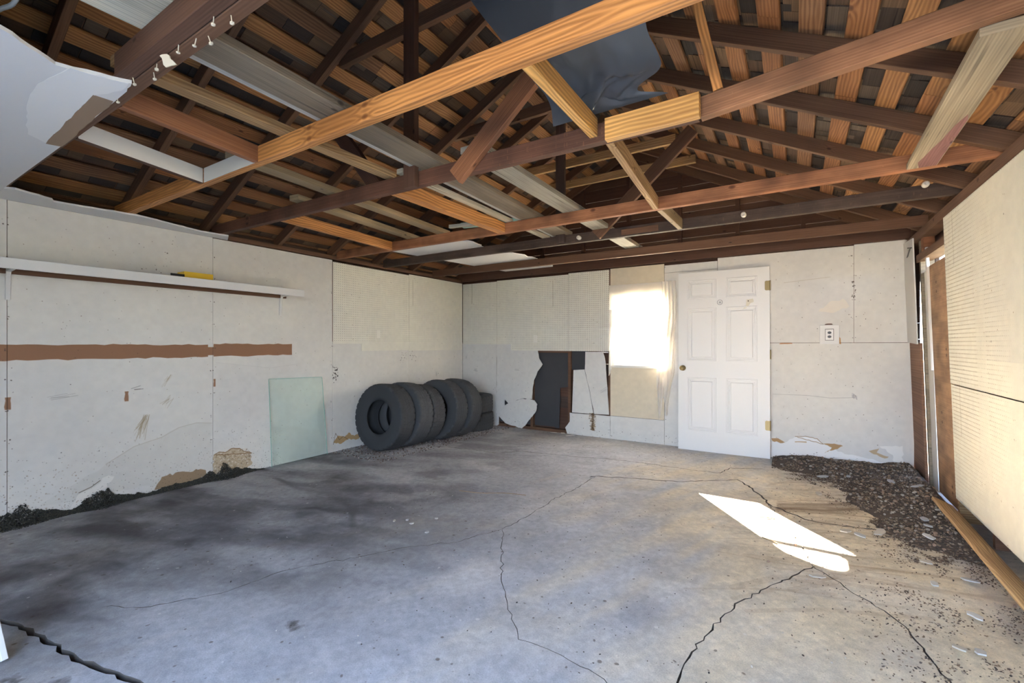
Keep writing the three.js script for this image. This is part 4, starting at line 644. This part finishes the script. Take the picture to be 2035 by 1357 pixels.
function scatter(name, label, geo, mat, list, cols) {
  const o = new THREE.InstancedMesh(geo, mat, list.length), m = new THREE.Matrix4(), q = new THREE.Quaternion(), e = new THREE.Euler(); shade(o);
  list.forEach(([x, y, z, s, f], i) => { q.setFromEuler(e.set(rr(-0.5, 0.5), rr(0, 6.3), rr(-0.5, 0.5))); o.setMatrixAt(i, m.compose(V(x, y, z), q, V(s * rr(0.7, 1.5), s * (f ?? 0.5), s * rr(0.6, 1.1)))); o.setColorAt(i, cols[(rnd() * cols.length) | 0]); });
  o.name = numbered(name); o.userData = { kind: 'stuff', label, category: 'debris' }; scene.add(o); return o;
}
const col = (...c) => new THREE.Color(...c), white = new THREE.MeshStandardMaterial({ color: 0xffffff, roughness: 0.95 });
{
  const bits = [], peb = [];
  for (let i = 0; i < 110000 && bits.length < 15000; i++) { const x = rr(-0.19, 0.88), z = rr(ZB + 0.02, -2.0), h = heapH(x, z); if ((h > -0.008 && fbm(x * 9, z * 9, 3, 44) > 0.36) || rnd() < 0.6 * sm(0.43, 0.66, fbm(x * 6, z * 6, 4, 46)) * sm(0.75, 0.1, XR - x) || rnd() < 0.012) bits.push([x, Math.max(h, 0) + 0.002, z, rr(0.003, 0.0095) * (h > -0.004 ? 1 : 0.55), rr(0.12, 0.5)]); }
  for (let i = 0; i < 12000 && peb.length < 380; i++) { const x = rr(-0.18, 0.87), z = rr(ZB + 0.02, -1.7), h = heapH(x, z); if (h > 0.008 || rnd() < 0.01) peb.push([x, Math.max(h, 0) + 0.006, z, rr(0.006, 0.013), 0.8]); }
  scatter('leaf_litter', 'brown leaf litter strewn over the heap and floor by the right wall', new THREE.IcosahedronGeometry(1, 0), white, bits, [col(0.10, 0.066, 0.045), col(0.16, 0.105, 0.07), col(0.06, 0.046, 0.037), col(0.22, 0.155, 0.10), col(0.34, 0.27, 0.20), col(0.12, 0.09, 0.07)]);
  scatter('loose_gravel', 'small brown and grey stones on the heap by the right wall', new THREE.DodecahedronGeometry(1, 0), white, peb, [col(0.26, 0.18, 0.12), col(0.28, 0.24, 0.20), col(0.15, 0.11, 0.085), col(0.30, 0.20, 0.14), col(0.36, 0.32, 0.27)]);
  const fl = [];
  for (let i = 0; i < 1500; i++) { const x = rr(-2.8, 0.7), z = rr(-5.2, -1.0), k = fbm(x * 2.2, z * 2.2, 3, 93); if (k < 0.54 && rnd() < 0.9) continue; fl.push([x, 0.0025, z, rr(0.0015, 0.004), 0.5]); }
  scatter('floor_crumbs', 'dark crumbs scattered over the concrete floor', new THREE.IcosahedronGeometry(1, 0), white, fl, [col(0.09, 0.065, 0.045), col(0.05, 0.04, 0.035), col(0.55, 0.52, 0.46)]);
  const tb = []; for (let i = 0; i < 1500; i++) { const z = rr(-5.45, -3.15), x = -3.75 + rr(-0.6, 0.28) + (z + 4.3) * -0.03; tb.push([x, 0.003, z, rr(0.004, 0.009), 0.6]); }
  scatter('rubble_crumbs', 'reddish brown crumbs under and around the tyres', new THREE.IcosahedronGeometry(1, 0), white, tb, [col(0.13, 0.075, 0.055), col(0.09, 0.06, 0.05), col(0.55, 0.50, 0.45), col(0.16, 0.10, 0.08)]);
  // mossy dirt along the foot of the left wall
  const ms = [];
  for (let i = 0; i < 24000; i++) { const z = rr(-2.42, -0.45), cl = 0.055 * Math.exp(-(((z + 2.08) / 0.13) ** 2)) + 0.05 * Math.exp(-(((z + 1.22) / 0.1) ** 2)) + 0.05 * Math.exp(-(((z + 0.78) / 0.16) ** 2)), hh = (0.03 + cl * 1.35) * sm(-2.42, -2.25, z) * (0.15 + 1.7 * fbm(z * 16, 1, 3, 8)), y = Math.pow(rnd(), 1.6) * hh, x = XL + 0.004 + Math.pow(rnd(), 1.5) * Math.max(0.01, 0.03 + cl * 1.3 - y * 0.6); ms.push([x, y, z, rr(0.002, 0.0065), rr(0.5, 1.6)]); }
  scatter('moss_dirt', 'black mossy dirt piled along the foot of the left wall', new THREE.TetrahedronGeometry(1, 0), white, ms, [col(0.045, 0.044, 0.036), col(0.06, 0.058, 0.042), col(0.032, 0.031, 0.029), col(0.085, 0.078, 0.055)]);
}
{
  const cm = [[0.58, 0.57, 0.54], [0.44, 0.44, 0.43], [0.52, 0.48, 0.41]].map((c) => new THREE.MeshStandardMaterial({ color: col(...c), roughness: 0.9 })), I = FLATDOWN;
  const chip = (x, z, l, w, turn, label, y) => { const g = sheetGeo(ragged([[-l / 2, -w * 0.3], [-l * 0.2, -w / 2], [l * 0.35, -w * 0.42], [l / 2, w * 0.1], [l * 0.2, w / 2], [-l * 0.35, w * 0.4]], 0.02, 0.004, Math.round(x * 97 + z * 31)), 0.006, 0, I, (a, b) => [a, b]); const o = mesh('plaster_chip', g, cm[(rnd() * 3) | 0]); o.position.set(x, (y ?? Math.max(0, heapH(x, z))) + 0.014, z); o.rotation.set(rr(-0.12, 0.12), turn, rr(-0.12, 0.12)); tag(o, label, 'chip', 'plaster chips on the floor'); };
  for (const [x, z, l, w, lb] of [
    [0.66, -4.735, 0.09, 0.04, 'white plaster chip on the dark heap facing the white doorway board'], [0.16, -4.30, 0.08, 0.04, 'pale plaster chip on bare floor between the sun patch and the heap'],
    [0.21, -4.85, 0.09, 0.05, 'white plaster chip on the heap closest to the leaning door'], [0.80, -4.6, 0.11, 0.025, 'long thin white chip on the heap beside the brown hardboard sheet'],
    [0.75, -4.42, 0.06, 0.02, 'small white chip by the far end of the loose tan board'], [0.27, -3.53, 0.10, 0.05, 'left one of two touching pale chips right of the sun patch'],
    [0.34, -3.50, 0.07, 0.04, 'right one of two touching pale chips right of the sun patch'], [0.45, -3.62, 0.12, 0.05, 'long white chip at the near edge of the dark heap'],
    [0.68, -3.62, 0.08, 0.04, 'white chip on the heap midway along the loose tan board'], [0.72, -3.95, 0.06, 0.04, 'farther of two small chips beside the far half of the tan board'],
    [0.71, -3.80, 0.05, 0.03, 'nearer of two small chips beside the far half of the tan board'], [0.60, -2.41, 0.06, 0.035, 'right one of the two chips nearest the lower right corner'],
    [0.54, -2.40, 0.05, 0.03, 'left one of the two chips nearest the lower right corner'], [0.74, -3.12, 0.07, 0.04, 'white chip lying against the near half of the tan board'],
    [0.60, -3.26, 0.06, 0.045, 'roundish white chip among dark crumbs just before the heap'], [0.58, -2.98, 0.05, 0.03, 'small white chip among crumbs left of the near half of the tan board'],
    [0.66, -2.72, 0.06, 0.04, 'white chip standing alone between the tan board and the corner pair'], [0.4, -4.95, 0.06, 0.03, 'small white chip on the heap below the wall outlet']]) chip(x, z, l, w, rr(0, 3), lb);
  chip(0.097, -2.76, 0.075, 0.025, 0.4, 'grey slate-like chip beside the crack in the open floor');
  const nth = ['leftmost', 'second from left', 'third from left', 'fourth from left', 'fifth from left', 'sixth from left', 'rightmost'];
  [[-3.5, -5.40, 0.04, 0.02], [-3.32, -5.42, 0.07, 0.03], [-3.08, -5.36, 0.09, 0.05], [-2.72, -5.40, 0.09, 0.04], [-2.60, -5.43, 0.06, 0.03], [-2.45, -5.36, 0.15, 0.045], [-2.15, -5.3, 0.03, 0.02]].forEach(([x, z, l, w], i) => chip(x, z, l, w, rr(0, 3), nth[i] + ' of the white plaster chips under the broken hole'));
  [[-2.26, -2.14, 0.03, 0.015], [-2.20, -2.20, 0.04, 0.02], [-2.13, -2.17, 0.03, 0.02], [-2.05, -2.32, 0.025, 0.015], [-1.95, -2.12, 0.03, 0.02]].forEach(([x, z, l, w], i) => chip(x, z, l, w, rr(0, 3), (i === 4 ? 'rightmost' : nth[i]) + ' of five tiny white chips on the dark stained floor'));
}
// twigs on the floor
{
  const tm = new THREE.MeshStandardMaterial({ color: col(0.28, 0.20, 0.11), roughness: 0.9 });
  for (const [x, z, l, a, lb] of [[-0.16, -3.55, 0.09, 0.2, 'small tan twig lying in the bright sun patch'], [-0.13, -3.15, 0.10, -0.6, 'small tan twig at the near end of the sun patch'], [-2.05, -2.98, 0.55, 0.35, 'long pale straw on the grey floor before the tyres']]) { const c = new THREE.CatmullRomCurve3([V(-l / 2, 0, 0), V(-l * 0.15, 0.003, l * 0.05), V(l * 0.2, 0.001, -l * 0.03), V(l / 2, 0, 0)]), o = mesh('dry_twig', new THREE.TubeGeometry(c, 12, l > 0.3 ? 0.0025 : 0.004, 5), tm); o.position.set(x, 0.004, z); o.rotation.y = a; tag(o, lb, 'twig'); }
}
// pale board standing just inside the doorway and a bent door rail overhead, both at the frame's edge
{
  const t = T('leaning_trim', 'pale trim board leaning in the doorway at the lower left edge', 'board', [-2.53, 0.0, -0.42], [-2.9, 0.9, -0.33], 0.02, 0.09, M.ceilPaint);
  const c = new THREE.CatmullRomCurve3([V(-2.3, 2.2, -0.30), V(-2.032, 2.2, -0.34), V(-1.97, 2.2, -0.355), V(-1.935, 2.22, -0.36), V(-1.90, 2.31, -0.36)]); const r = mesh('door_rail', new THREE.TubeGeometry(c, 24, 0.006, 8), new THREE.MeshStandardMaterial({ color: col(0.30, 0.31, 0.30), metalness: 0.4, roughness: 0.5 })); tag(r, 'bent grey metal door rail in the top left corner', 'rail');
}
renderer.render(scene, camera);
